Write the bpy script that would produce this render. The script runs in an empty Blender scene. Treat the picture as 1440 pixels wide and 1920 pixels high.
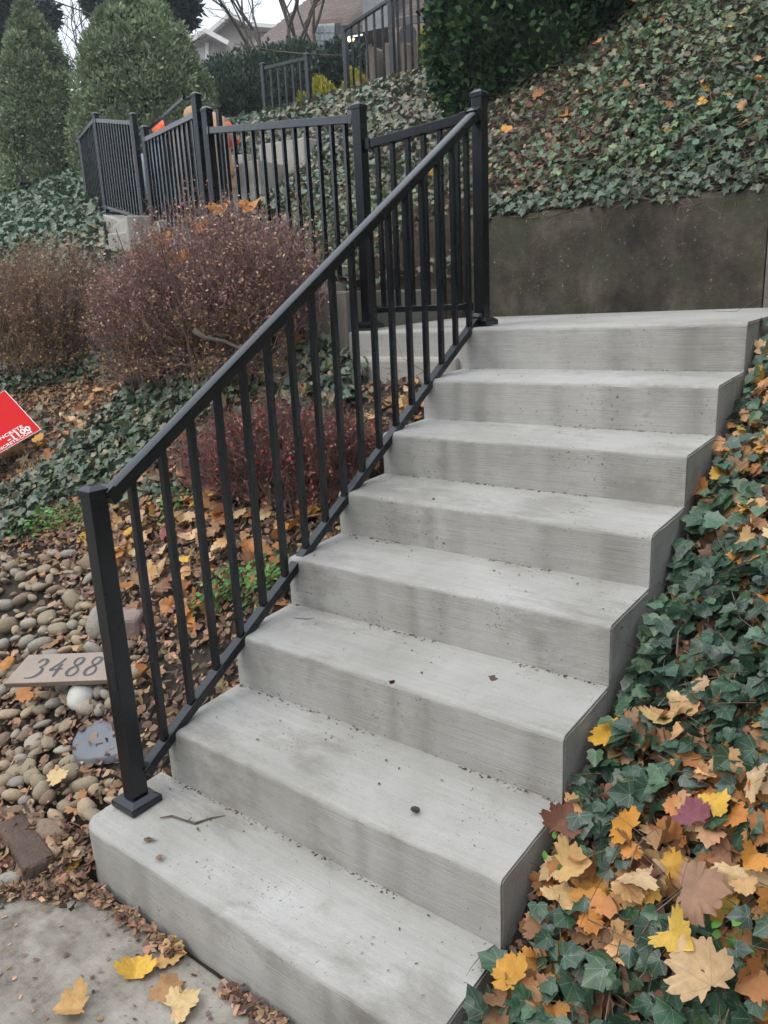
import bpy, math, random
import numpy as np
from mathutils import Matrix, Vector
random.seed(7)
RNG = np.random.default_rng(7)
SC = bpy.context.scene
COL = SC.collection
R = math.radians

# ------------------------------------------------------------------ camera
cam_loc = np.array([1.8641, -0.9527, 1.5408])
def rot3(a, b, c):
    ca, sa, cb, sb, cc, s_ = math.cos(a), math.sin(a), math.cos(b), math.sin(b), math.cos(c), math.sin(c)
    return (np.array([[ca, -sa, 0], [sa, ca, 0], [0, 0, 1]]) @ np.array([[1, 0, 0], [0, cb, -sb], [0, sb, cb]])
            @ np.array([[cc, -s_, 0], [s_, cc, 0], [0, 0, 1]]))
CM = rot3(R(38.56827673), R(75.37373645), R(-2.68259339))
FPX = 1471.1
cd = bpy.data.cameras.new('camera')
cam = bpy.data.objects.new('camera', cd); COL.objects.link(cam)
m4 = Matrix([list(CM[i]) + [cam_loc[i]] for i in range(3)] + [[0, 0, 0, 1]])
cam.matrix_world = m4
cd.sensor_fit = 'VERTICAL'; cd.sensor_height = 24; cd.lens = FPX / 1920 * 24
cd.clip_start = 0.05; cd.clip_end = 1500
SC.camera = cam

# ------------------------------------------------------------------ sky, sun, exposure
world = bpy.data.worlds.new('World'); SC.world = world; world.use_nodes = True
wn = world.node_tree.nodes; wl = world.node_tree.links; wn.clear()
sky = wn.new('ShaderNodeTexSky'); sky.sky_type = 'NISHITA'; sky.sun_disc = False
SUN_EL, SUN_AZ = R(52), R(200)
sky.sun_elevation = SUN_EL; sky.sun_rotation = SUN_AZ; sky.dust_density = 4.0; sky.air_density = 1.0
bgs = wn.new('ShaderNodeBackground'); bgs.inputs['Strength'].default_value = 0.05
wl.new(sky.outputs[0], bgs.inputs['Color'])
# overcast cloud deck: brighter overhead than at the horizon, as under any closed cloud cover
geo = wn.new('ShaderNodeNewGeometry'); sep = wn.new('ShaderNodeSeparateXYZ'); tc = wn.new('ShaderNodeTexCoord')
wl.new(tc.outputs['Generated'], sep.inputs[0])
mr = wn.new('ShaderNodeMapRange'); mr.inputs['From Min'].default_value = 0; mr.inputs['From Max'].default_value = 1
mr.inputs['To Min'].default_value = 0.50; mr.inputs['To Max'].default_value = 1.15
wl.new(sep.outputs['Z'], mr.inputs['Value'])
bgc = wn.new('ShaderNodeBackground'); bgc.inputs['Color'].default_value = (0.93, 0.965, 1.0, 1)
wl.new(mr.outputs[0], bgc.inputs['Strength'])
addw = wn.new('ShaderNodeAddShader'); wl.new(bgs.outputs[0], addw.inputs[0]); wl.new(bgc.outputs[0], addw.inputs[1])
wo = wn.new('ShaderNodeOutputWorld'); wl.new(addw.outputs[0], wo.inputs['Surface'])
sl = bpy.data.lights.new('sun', 'SUN'); sl.energy = 0.5; sl.angle = R(30); sl.color = (1.0, 0.96, 0.9)
so = bpy.data.objects.new('sun', sl); COL.objects.link(so)
sd = Vector((math.sin(SUN_AZ) * math.cos(SUN_EL), math.cos(SUN_AZ) * math.cos(SUN_EL), math.sin(SUN_EL)))
so.rotation_euler = sd.to_track_quat('Z', 'Y').to_euler()
SC.view_settings.view_transform = 'Standard'; SC.view_settings.look = 'None'
SC.view_settings.exposure = 0.70; SC.view_settings.gamma = 1.0
SC.view_settings.use_curve_mapping = False
SC.cycles.max_bounces = 6

# ------------------------------------------------------------------ noise
def vnoise(x, y, seed=0):
    xi = np.floor(x).astype(np.int64); yi = np.floor(y).astype(np.int64); fx = x - xi; fy = y - yi
    fx = fx * fx * (3 - 2 * fx); fy = fy * fy * (3 - 2 * fy)
    def h(i, j):
        n = (i * 374761393 + j * 668265263 + seed * 974634777) & 0xffffffff
        n = ((n ^ (n >> 13)) * 1274126177) & 0xffffffff
        return ((n ^ (n >> 16)) & 0xffff) / 65535.0
    return (h(xi, yi) * (1 - fx) + h(xi + 1, yi) * fx) * (1 - fy) + (h(xi, yi + 1) * (1 - fx) + h(xi + 1, yi + 1) * fx) * fy
def fbm(x, y, s=0, o=4):
    t = 0; a = 0.5
    for k in range(o):
        t = t + a * (vnoise(x * 2 ** k, y * 2 ** k, s + k) - 0.5); a *= 0.5
    return t
def sstep(x, a, b):
    t = np.clip((x - a) / (b - a), 0, 1); return t * t * (3 - 2 * t)

# ------------------------------------------------------------------ terrain height
def H(x, y):
    x = np.asarray(x, float); y = np.asarray(y, float)
    s = 0.07
    z = 0.6 * s * np.logaddexp(0, (y - 0.02) / s)
    pl = 4.05 + 0.05 * (y - 7) + 0.0 * x
    k = 0.25
    z = -k * np.logaddexp(-z / k, -pl / k)
    ap = np.maximum(0, y - 2.9)
    bank = 1.72 + 0.31 * sstep(y, 2.4, 2.95) + 0.62 * (y - 2.9)
    bank = bank + 0.22 * np.minimum(ap, 2.5)
    bk = np.where(y < 2.9, 0, np.minimum(bank, 6.6 + 0.05 * y))
    w = sstep(x, -1.75, -0.45) * (y >= 2.9)
    z = np.where(y >= 2.9, z * (1 - w) + np.maximum(bk, z) * w, z)
    wr = sstep(x, 1.12, 1.5) * sstep(y, 0.05, .5)
    z = z + wr * (0.05 + 0.16 * np.maximum(0, x - 1.15)) * (y < 2.9) + wr * 0.1 * (y >= 2.9) * 0
    z = z + np.exp(-((y - 2.0) / .38) ** 2) * (0.20 * sstep(-x, .45, .8) * sstep(x, -2.6, -1.6) + .07 * sstep(-x, -.02, .1) * (1 - sstep(-x, .45, .8)))
    z = z - .34 * np.exp(-((x + 4.2) ** 2 + (y - 4.75) ** 2) / .8)
    z = z + fbm(x * 1.7, y * 1.7, 3) * 0.10 * sstep(y, 0.15, 0.9)
    return z
T_ = 0.2793; W_ = 1.1514; HZ = 0.18
PY = [i * T_ + d for i, d in enumerate([0.0, -0.0039, 0.0136, -0.0012, -0.0045, -0.0094, -0.0074, 0.0128])]
PZ = [(i + 1) * HZ + d for i, d in enumerate([-0.0095, -0.0029, 0.0093, 0.0126, 0.003, -0.0028, -0.0065, -0.0032])]
# footprints of solid masonry: cx, cy, half length, half width, angle, top
ANG = math.atan2(0.439, -0.898)
SOL = [(W_ / 2, (PY[k] + PY[k] + T_) / 2, W_ / 2, T_ / 2 + .01, 0, PZ[k]) for k in range(7)]
SOL += [(0.26, 2.42, 0.895, 0.47, 0, 1.44), (-1.1, 2.42, 0.48, 0.46, 0, 1.62), (0.35, 2.90, 0.87, 0.035, 0, 1.95)]
dv = np.array([math.cos(ANG), math.sin(ANG)])
SLAB = []
for i, zt in enumerate((1.80, 1.98, 2.16, 2.34)):
    c = np.array([-1.5, 2.70]) + dv * (0.42 + 0.84 * i)
    SLAB.append((c[0], c[1], 0.42, 0.38, ANG, zt))
SLAB.append((-5.0, 4.75, 0.95, 0.85, ANG, 2.44))
SOL += SLAB
def local(s, x, y):
    dx = x - s[0]; dy = y - s[1]; ca, sa = math.cos(s[4]), math.sin(s[4])
    return np.abs(dx * ca + dy * sa), np.abs(-dx * sa + dy * ca)
def in_solid(x, y, m=0.0):
    r = np.zeros(np.shape(x), bool)
    for s in SOL:
        a, b = local(s, x, y); r |= (a < s[2] + m) & (b < s[3] + m)
    return r
CUTS = SOL + [(0.27, 2.50, 0.885, 0.52, 0, 1.44), (-0.62, 2.42, 0.95, 0.44, 0, 1.44), (-1.5, 2.62, .4, .3, ANG, 1.62)] + \
    [(s[0] + dv[0] * .3, s[1] + dv[1] * .3, s[2] + .25, s[3], s[4], s[5]) for s in SLAB[:4]]
def Hcut(x, y):
    z = H(x, y)
    for s in CUTS:
        a, b = local(s, x, y); i = (a < s[2] - 0.045) & (b < s[3] - 0.045)
        z = np.where(i, np.minimum(z, s[5] - 0.25), z)
    return z
def nrm(x, y):
    e = 0.02
    n = np.stack([-(H(x + e, y) - H(x - e, y)) / (2 * e), -(H(x, y + e) - H(x, y - e)) / (2 * e), np.ones_like(x)], -1)
    return n / np.linalg.norm(n, axis=-1, keepdims=True)
FW = CM @ np.array([0, 0, -1.0])
def ray(px, py): return CM @ np.array([(px - 720) / FPX, -(py - 960) / FPX, -1.0])
def atd(px, py, D):
    d = ray(px, py); return cam_loc + d * D / (d @ FW)
def at(px, py):              # the point of the ground seen at a place of the photograph
    d = ray(px, py); t = np.linspace(0.8, 40, 6000)
    P = cam_loc[None] + d[None] * t[:, None]
    b = P[:, 2] < H(P[:, 0], P[:, 1])
    i = int(np.argmax(b)) if b.any() else -1
    return P[i]
def proj(P):
    v = (P - cam_loc) @ CM
    return 720 + FPX * v[:, 0] / -v[:, 2], 960 - FPX * v[:, 1] / -v[:, 2], -v[:, 2]
def in_view(P, mg=260):
    x, y, d = proj(P); return (d > 0.3) & (x > -mg) & (x < 1440 + mg) & (y > -mg) & (y < 1920 + mg)

# ------------------------------------------------------------------ materials
def new_mat(name):
    m = bpy.data.materials.new(name); m.use_nodes = True
    n = m.node_tree.nodes; l = m.node_tree.links; b = n['Principled BSDF']
    return m, n, l, b
def ramp(n, l, src, stops):
    r = n.new('ShaderNodeValToRGB'); e = r.color_ramp.elements
    while len(e) < len(stops): e.new(0.5)
    for i, (p, c) in enumerate(stops):
        e[i].position = p; e[i].color = tuple(c) + (1,)
    l.new(src, r.inputs[0]); return r
def noise(n, l, vec, scale, detail=6, rough=0.6, dist=0.0):
    t = n.new('ShaderNodeTexNoise'); t.inputs['Scale'].default_value = scale; t.inputs['Detail'].default_value = detail
    t.inputs['Roughness'].default_value = rough; t.inputs['Distortion'].default_value = dist
    if vec is not None: l.new(vec, t.inputs['Vector'])
    return t
def mapping(n, l, vec, sc, loc=(0, 0, 0)):
    m = n.new('ShaderNodeMapping'); m.inputs['Scale'].default_value = sc; m.inputs['Location'].default_value = loc
    l.new(vec, m.inputs['Vector']); return m.outputs[0]
def mixc(n, l, fac, a, b, mode='MIX'):
    m = n.new('ShaderNodeMix'); m.data_type = 'RGBA'; m.blend_type = mode
    for s, v in ((0, fac), (6, a), (7, b)):
        if hasattr(v, 'is_linked') or hasattr(v, 'links'): l.new(v, m.inputs[s])
        else: m.inputs[s].default_value = v if s == 0 else tuple(v) + (1,)
    return m.outputs[2]
def bump(n, l, b, h, strength, dist, prev=None):
    u = n.new('ShaderNodeBump'); u.inputs['Strength'].default_value = strength; u.inputs['Distance'].default_value = dist
    l.new(h, u.inputs['Height'])
    if prev is not None: l.new(prev, u.inputs['Normal'])
    l.new(u.outputs[0], b.inputs['Normal']); return u.outputs[0]

def mat_concrete(name, c0, c1, streak=(3, 60, 60), speck=0.5, stain=0.35, sc=(0.30, 0.27, 0.235)):
    m, n, l, b = new_mat(name)
    g = n.new('ShaderNodeNewGeometry'); P = g.outputs['Position']
    big = noise(n, l, P, 2.6, 6, 0.62)
    r0 = ramp(n, l, big.outputs['Fac'], [(0.3, c0), (0.7, c1)])
    st = noise(n, l, mapping(n, l, P, streak), 1.0, 5, 0.7)
    r1 = ramp(n, l, st.outputs['Fac'], [(0.25, (.88, .875, .865)), (0.75, (1.06, 1.06, 1.06))])
    c = mixc(n, l, 1.0, r0.outputs[0], r1.outputs[0], 'MULTIPLY')
    med = noise(n, l, P, 9, 8, 0.74, 0.1)
    r2 = ramp(n, l, med.outputs['Fac'], [(0.56, (0, 0, 0)), (0.74, (1, 1, 1))])
    f = n.new('ShaderNodeMath'); f.operation = 'MULTIPLY'; f.inputs[1].default_value = stain; l.new(r2.outputs[0], f.inputs[0])
    c = mixc(n, l, f.outputs[0], c, sc)
    dmp = noise(n, l, mapping(n, l, P, (1.6, 3.6, 2.4)), 1.0, 8, 0.72, .25); rd = ramp(n, l, dmp.outputs['Fac'], [(0.54, (0, 0, 0)), (0.66, (.5, .5, .5))])
    c = mixc(n, l, rd.outputs[0], c, tuple(v * .62 for v in sc))
    sp = noise(n, l, P, 95, 3, 0.6); sm = noise(n, l, P, 5.5, 3, 0.6)
    mm = n.new('ShaderNodeMath'); mm.operation = 'MULTIPLY_ADD'; l.new(sm.outputs['Fac'], mm.inputs[0]); mm.inputs[1].default_value = .42
    l.new(sp.outputs['Fac'], mm.inputs[2])
    r3 = ramp(n, l, mm.outputs[0], [(0.895, (0, 0, 0)), (0.93, (1, 1, 1))])
    f2 = n.new('ShaderNodeMath'); f2.operation = 'MULTIPLY'; f2.inputs[1].default_value = speck; l.new(r3.outputs[0], f2.inputs[0])
    c = mixc(n, l, f2.outputs[0], c, (0.09, 0.08, 0.065))
    fine = noise(n, l, P, 300, 2, 0.6)
    r4 = ramp(n, l, fine.outputs['Fac'], [(0.3, (.93, .93, .93)), (0.7, (1.06, 1.06, 1.06))])
    c = mixc(n, l, 1.0, c, r4.outputs[0], 'MULTIPLY')
    if name == 'weathered_sidewalk':
        w1 = noise(n, l, P, 5.5, 10, 0.8, .1); q1 = ramp(n, l, w1.outputs['Fac'], [(0.36, (.42, .38, .34)), (0.5, (.9, .88, .85)), (0.62, (1.1, 1.1, 1.08))]); c = mixc(n, l, 1.0, c, q1.outputs[0], 'MULTIPLY')
    l.new(c, b.inputs['Base Color']); b.inputs['Roughness'].default_value = 0.82
    br = noise(n, l, mapping(n, l, P, (6, 240, 240)), 1.0, 3, 0.6)
    u = bump(n, l, b, br.outputs['Fac'], 0.55, 0.003)
    u = bump(n, l, b, noise(n, l, P, 28, 5, 0.6).outputs['Fac'], 0.25, 0.004, u)
    bump(n, l, b, fine.outputs['Fac'], 0.25, 0.0012, u)
    return m
M = {}
M['conc'] = mat_concrete('new_concrete', (0.285, 0.283, 0.262), (0.415, 0.415, 0.40), speck=.75, stain=.6, sc=(.235, .215, .18))
M['conc2'] = mat_concrete('path_concrete', (0.33, 0.32, 0.29), (0.42, 0.41, 0.38), speck=.3)
M['walk'] = mat_concrete('weathered_sidewalk', (0.17, 0.155, 0.13), (0.33, 0.315, 0.285), (9, 9, 9), .9, .75, (0.15, 0.12, 0.09))

def mat_oldwall():
    m, n, l, b = new_mat('stained_old_concrete')
    P = n.new('ShaderNodeNewGeometry').outputs['Position']
    a = noise(n, l, mapping(n, l, P, (2.4, 2.4, 1.7)), 1.5, 10, 0.74, .2)
    r = ramp(n, l, a.outputs['Fac'], [(0.34, (0.016, 0.015, 0.011)), (0.5, (0.058, 0.049, 0.036)), (0.66, (0.125, 0.112, 0.088))])
    s = noise(n, l, mapping(n, l, P, (14, 14, 1.1)), 1.2, 5, 0.7)
    r2 = ramp(n, l, s.outputs['Fac'], [(0.3, (.84, .84, .82)), (0.7, (1.1, 1.08, 1.05))])
    c = mixc(n, l, 1.0, r.outputs[0], r2.outputs[0], 'MULTIPLY')
    g = noise(n, l, P, 3.3, 5, 0.6, 0.3)
    r3 = ramp(n, l, g.outputs['Fac'], [(0.46, (0, 0, 0)), (0.66, (.75, .75, .75))])
    c = mixc(n, l, r3.outputs[0], c, (0.045, 0.055, 0.028))
    sp = noise(n, l, P, 44, 4, 0.7)
    r4 = ramp(n, l, sp.outputs['Fac'], [(0.64, (0, 0, 0)), (0.70, (.8, .8, .8))])
    c = mixc(n, l, r4.outputs[0], c, (0.26, 0.23, 0.19))
    l.new(c, b.inputs['Base Color']); b.inputs['Roughness'].default_value = 0.86
    u = bump(n, l, b, noise(n, l, P, 22, 8, 0.75).outputs['Fac'], 0.7, 0.012)
    bump(n, l, b, noise(n, l, P, 140, 3, 0.7).outputs['Fac'], 0.5, 0.003, u)
    return m
M['wall'] = mat_oldwall()

def mat_metal():
    m, n, l, b = new_mat('black_satin_paint')
    P = n.new('ShaderNodeNewGeometry').outputs['Position']
    a = noise(n, l, P, 7, 3, 0.5)
    r = ramp(n, l, a.outputs['Fac'], [(0.3, (0.0012, 0.0016, 0.0028)), (0.75, (0.0022, 0.0028, 0.0048))])
    l.new(r.outputs[0], b.inputs['Base Color'])
    rr = n.new('ShaderNodeMapRange'); rr.inputs['To Min'].default_value = 0.22; rr.inputs['To Max'].default_value = 0.32
    l.new(a.outputs['Fac'], rr.inputs['Value']); l.new(rr.outputs[0], b.inputs['Roughness'])
    b.inputs['Specular IOR Level'].default_value = 0.66; b.inputs['Specular Tint'].default_value = (.86, .94, 1.0, 1)
    bump(n, l, b, noise(n, l, P, 500, 2, 0.5).outputs['Fac'], 0.04, 0.0004)
    return m
M['metal'] = mat_metal()

def mat_soil():
    m, n, l, b = new_mat('leafy_soil')
    P = n.new('ShaderNodeNewGeometry').outputs['Position']
    a = noise(n, l, P, 7, 9, 0.75, .6)
    r = ramp(n, l, a.outputs['Fac'], [(0.25, (0.014, 0.010, 0.008)), (0.5, (0.055, 0.042, 0.032)), (0.75, (0.14, 0.11, 0.085))])
    l.new(r.outputs[0], b.inputs['Base Color']); b.inputs['Roughness'].default_value = 0.95
    bump(n, l, b, noise(n, l, P, 60, 8, 0.8).outputs['Fac'], 1.0, 0.03)
    return m
M['soil'] = mat_soil()

def mat_simple(name, c, rough=0.8, nscale=20, var=0.25, bmp=0.3, bd=0.004, spec=0.5, obj=False, mp=(1, 1, 1)):
    m, n, l, b = new_mat(name)
    if obj: P = n.new('ShaderNodeTexCoord').outputs['Object']
    else: P = n.new('ShaderNodeNewGeometry').outputs['Position']
    P = mapping(n, l, P, mp)
    a = noise(n, l, P, nscale, 6, 0.65)
    r = ramp(n, l, a.outputs['Fac'], [(0.25, [v * (1 - var) for v in c]), (0.75, [v * (1 + var) for v in c])])
    l.new(r.outputs[0], b.inputs['Base Color']); b.inputs['Roughness'].default_value = rough
    b.inputs['Specular IOR Level'].default_value = spec
    bump(n, l, b, a.outputs['Fac'], bmp, bd)
    return m

def mat_leaf(name, rough, spec, vein, veincol, mott=0.35, trans=0.12, coat=0.0):
    m, n, l, b = new_mat(name)
    at_ = n.new('ShaderNodeAttribute'); at_.attribute_name = 'Col'
    uv = n.new('ShaderNodeTexCoord').outputs['UV']; sp = n.new('ShaderNodeSeparateXYZ'); l.new(uv, sp.inputs[0])
    def mth(op, a, b2=None, c=None):
        q = n.new('ShaderNodeMath'); q.operation = op
        for i, v in enumerate((a, b2, c)):
            if v is None: continue
            if isinstance(v, (int, float)): q.inputs[i].default_value = v
            else: l.new(v, q.inputs[i])
        return q.outputs[0]
    x = mth('SUBTRACT', sp.outputs[0], 0.5); y = mth('SUBTRACT', sp.outputs[1], 0.25)
    ang = mth('DIVIDE', mth('ARCTAN2', x, y), 0.72)
    rr = mth('SQRT', mth('ADD', mth('MULTIPLY', x, x), mth('MULTIPLY', y, y)))
    dd = mth('MULTIPLY', mth('ABSOLUTE', mth('SUBTRACT', ang, mth('ROUND', ang))), rr)
    side = mth('ABSOLUTE', mth('SUBTRACT', mth('MODULO', mth('ADD', mth('MULTIPLY', rr, 9.0), mth('MULTIPLY', mth('ABSOLUTE', mth('SUBTRACT', ang, mth('ROUND', ang))), 2.5)), 1.0), 0.5))
    mk = mth('ADD', mth('LESS_THAN', dd, 0.011), mth('MULTIPLY', mth('LESS_THAN', side, 0.07), 0.35))
    mk = mth('MULTIPLY', mth('MINIMUM', mk, 1.0), vein)
    P = n.new('ShaderNodeNewGeometry').outputs['Position']
    a = noise(n, l, P, 60, 5, 0.7)
    r = ramp(n, l, a.outputs['Fac'], [(0.3, (1 - mott,) * 3), (0.7, (1 + mott * .5,) * 3)])
    c = mixc(n, l, 1.0, at_.outputs['Color'], r.outputs[0], 'MULTIPLY')
    c = mixc(n, l, mk, c, veincol)
    l.new(c, b.inputs['Base Color']); b.inputs['Roughness'].default_value = rough
    b.inputs['Specular IOR Level'].default_value = spec
    b.inputs['Coat Weight'].default_value = coat; b.inputs['Coat Roughness'].default_value = 0.3
    bump(n, l, b, mk, 0.4, 0.002)
    if trans:
        tr = n.new('ShaderNodeBsdfTranslucent'); l.new(c, tr.inputs['Color'])
        mx = n.new('ShaderNodeMixShader'); mx.inputs[0].default_value = trans
        l.new(b.outputs[0], mx.inputs[1]); l.new(tr.outputs[0], mx.inputs[2])
        l.new(mx.outputs[0], n['Material Output'].inputs['Surface'])
    return m
M['ivy'] = mat_leaf('ivy_leaf', 0.42, 0.55, 0.55, (0.20, 0.30, 0.20), 0.3, 0.08, 0.15)
M['dry'] = mat_leaf('dry_leaf', 0.62, 0.4, 0.28, (0.30, 0.17, 0.06), 0.22, 0.15)
M['leaf'] = mat_leaf('shrub_leaf', 0.65, 0.3, 0.0, (0, 0, 0), 0.25, 0.15)
M['twig'] = mat_simple('twig_bark', (0.11, 0.075, 0.055), 0.8, 40, .4)
M['vine'] = mat_simple('dry_vine', (0.15, 0.11, 0.08), 0.8, 40, .35)
M['purple'] = mat_simple('shrub_twig', (0.25, 0.16, 0.15), 0.8, 30, .4)
M['bark'] = mat_simple('grey_bark', (0.085, 0.070, 0.062), 0.9, 12, .3)

# ------------------------------------------------------------------ object helpers
def link_mesh(name, me, mat=None, parent=None):
    o = bpy.data.objects.new(name, me); COL.objects.link(o)
    if mat is not None and not me.materials: me.materials.append(mat)
    if parent is not None: o.parent = parent
    return o
def tag(o, label, cat, group=None, kind=None):
    if label: o['label'] = label
    if cat: o['category'] = cat
    if group: o['group'] = group
    if kind: o['kind'] = kind
    return o
def empty(name, loc, label, cat, group=None):
    o = bpy.data.objects.new(name, None); COL.objects.link(o); o.location = loc; o.empty_display_size = 0.1
    return tag(o, label, cat, group)
def fast_mesh(name, V, Fc, uv=None, colr=None, smooth=False):
    me = bpy.data.meshes.new(name); V = np.asarray(V, np.float32); Fc = np.asarray(Fc, np.int32); k = Fc.shape[1]
    me.vertices.add(len(V)); me.vertices.foreach_set('co', V.ravel())
    me.loops.add(Fc.size); me.loops.foreach_set('vertex_index', Fc.ravel())
    me.polygons.add(len(Fc)); me.polygons.foreach_set('loop_start', np.arange(0, Fc.size, k, dtype=np.int32))
    if smooth: me.polygons.foreach_set('use_smooth', np.ones(len(Fc), bool))
    if uv is not None:
        u = me.uv_layers.new(name='UVMap'); u.data.foreach_set('uv', np.asarray(uv, np.float32)[Fc.ravel()].ravel())
    if colr is not None:
        c = me.color_attributes.new('Col', 'FLOAT_COLOR', 'POINT')
        cc = np.ones((len(V), 4), np.float32); cc[:, :3] = colr; c.data.foreach_set('color', cc.ravel())
    me.update(calc_edges=True); return me

class MB:
    def __init__(s): s.v = []; s.f = []
    def add(s, V, F):
        b = len(s.v); s.v += [tuple(map(float, p)) for p in V]; s.f += [tuple(i + b for i in f) for f in F]
    def hexa(s, p):            # 8 corners: bottom ring 0-3, top ring 4-7
        s.add(p, [(3, 2, 1, 0), (4, 5, 6, 7), (0, 1, 5, 4), (1, 2, 6, 5), (2, 3, 7, 6), (3, 0, 4, 7)])
    def box(s, x0, x1, y0, y1, z0, z1):
        s.hexa([(x0, y0, z0), (x1, y0, z0), (x1, y1, z0), (x0, y1, z0), (x0, y0, z1), (x1, y0, z1), (x1, y1, z1), (x0, y1, z1)])
    def obox(s, c, ax, hl, hw, z0, z1, taper=1.0):
        c = np.array(c, float)[:2]; u = np.array([math.cos(ax), math.sin(ax)]); w = np.array([-u[1], u[0]])
        P = []
        for z, t in ((z0, 1.0), (z1, taper)):
            for a, b in ((-1, -1), (1, -1), (1, 1), (-1, 1)):
                q = c + u * a * hl * t + w * b * hw * t; P.append((q[0], q[1], z))
        s.hexa(P)
    def bar(s, a, b, w, h):    # rectangular bar from a to b, w wide, h tall, kept upright
        a = np.array(a, float); b = np.array(b, float); d = b - a; L = np.linalg.norm(d); d /= L
        sd = np.cross(d, [0, 0, 1.0]); sd /= np.linalg.norm(sd); up = np.cross(sd, d)
        s.hexa([*(q + sd * i * w / 2 + up * j * h / 2 for q, i, j in ((a, -1, -1), (a, 1, -1), (b, 1, -1), (b, -1, -1))),
                *(q + sd * i * w / 2 + up * j * h / 2 for q, i, j in ((a, -1, 1), (a, 1, 1), (b, 1, 1), (b, -1, 1)))])
    def prism(s, prof, a, b, sd_, up):   # profile (u, v) along a to b
        a = np.array(a, float); b = np.array(b, float); n = len(prof)
        V = [q + sd_ * u + up * v for q in (a, b) for u, v in prof]
        s.add(V, [(i, (i + 1) % n, (i + 1) % n + n, i + n) for i in range(n)] + [tuple(range(n))[::-1], tuple(range(n, 2 * n))])
    def tube(s, pts, rad, k=6):
        pts = [np.array(p, float) for p in pts]; V = []; F = []
        for i, p in enumerate(pts):
            d = pts[min(i + 1, len(pts) - 1)] - pts[max(i - 1, 0)]; d = d / (np.linalg.norm(d) + 1e-9)
            u = np.cross(d, [0.13, 0.21, 1.0] if abs(d[2]) < 0.9 else [1.0, 0.2, 0]); u /= np.linalg.norm(u); w = np.cross(d, u)
            r = rad[i] if hasattr(rad, '__len__') else rad
            V += [p + (u * math.cos(t) + w * math.sin(t)) * r for t in np.linspace(0, 2 * math.pi, k, endpoint=False)]
        for i in range(len(pts) - 1):
            for j in range(k):
                F.append((i * k + j, i * k + (j + 1) % k, (i + 1) * k + (j + 1) % k, (i + 1) * k + j))
        F += [tuple(range(k))[::-1], tuple(range((len(pts) - 1) * k, len(pts) * k))]
        s.add(V, F)
    def poly(s, P, z0, z1):
        n = len(P); s.add([(p[0], p[1], z0) for p in P] + [(p[0], p[1], z1) for p in P],
                          [tuple(range(n))[::-1], tuple(range(n, 2 * n))] + [(i, (i + 1) % n, (i + 1) % n + n, i + n) for i in range(n)])
    def build(s, name, mat, parent=None, bevel=0, smooth=False, off=None, seg=2):
        me = bpy.data.meshes.new(name); V = s.v
        if off is None and parent is not None: off = tuple(parent.location)
        if off is not None: V = [(p[0] - off[0], p[1] - off[1], p[2] - off[2]) for p in V]
        me.from_pydata(V, [], s.f); me.update()
        if smooth: me.polygons.foreach_set('use_smooth', [True] * len(me.polygons))
        o = link_mesh(name, me, mat, parent)
        if bevel:
            b = o.modifiers.new('bevel', 'BEVEL'); b.width = bevel; b.segments = seg; b.limit_method = 'ANGLE'; b.angle_limit = R(40)
        return o

def euler_frames(nv, spin, tilt=0.0, down=None):
    # frames whose z axis is nv (jittered by tilt) and whose y axis points to `down`, turned by spin
    N = len(nv); nv = nv + RNG.normal(0, 1, (N, 3)) * (tilt if np.ndim(tilt) == 0 else tilt[:, None])
    nv /= np.linalg.norm(nv, axis=1, keepdims=True)
    if down is None:
        a = RNG.normal(0, 1, (N, 3))
    else: a = np.tile(np.array(down, float), (N, 1)) + RNG.normal(0, spin, (N, 3))
    y = a - (a * nv).sum(1, keepdims=True) * nv; y /= np.linalg.norm(y, axis=1, keepdims=True) + 1e-9
    x = np.cross(y, nv)
    return np.stack([x, y, nv], -1)      # columns
def scatter(name, tmpls, P, Fr, S, C, mat, parent=None, kind=None, smooth=False):
    # many copies of small templates baked into one mesh; S is N or N x 3
    S = np.asarray(S, float)
    if S.ndim == 1: S = np.repeat(S[:, None], 3, 1)
    which = RNG.integers(0, len(tmpls), len(P)); VV = []; FF = []; UU = []; CC = []; base = 0
    for t, (tv, tf) in enumerate(tmpls):
        i = np.where(which == t)[0]
        if not len(i): continue
        v = tv[None] * S[i][:, None, :]
        v = np.einsum('nij,nkj->nki', Fr[i], v) + P[i][:, None, :]
        k = len(tv); VV.append(v.reshape(-1, 3)); CC.append(np.repeat(C[i], k, 0))
        UU.append(np.tile(np.stack([0.5 + tv[:, 0] * 0.9, 0.25 + tv[:, 1] * 0.7], -1), (len(i), 1)))
        FF.append((tf[None] + (np.arange(len(i)) * k)[:, None, None]).reshape(-1, 3) + base); base += len(i) * k
    V = np.concatenate(VV)
    if parent is not None: V = V - np.array(parent.location)
    me = fast_mesh(name, V, np.concatenate(FF), np.concatenate(UU), np.concatenate(CC), smooth)
    o = link_mesh(name, me, mat, parent)
    if kind: o['kind'] = kind
    return o
def pick(cols, N, jit=0.18, w=None):
    cols = np.array(cols, float); i = RNG.choice(len(cols), N, p=None if w is None else np.array(w) / sum(w))
    return np.clip(cols[i] * (1 + RNG.normal(0, jit, (N, 1))) * (1 + RNG.normal(0, jit * .3, (N, 3))), 0.003, 0.9)

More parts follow.
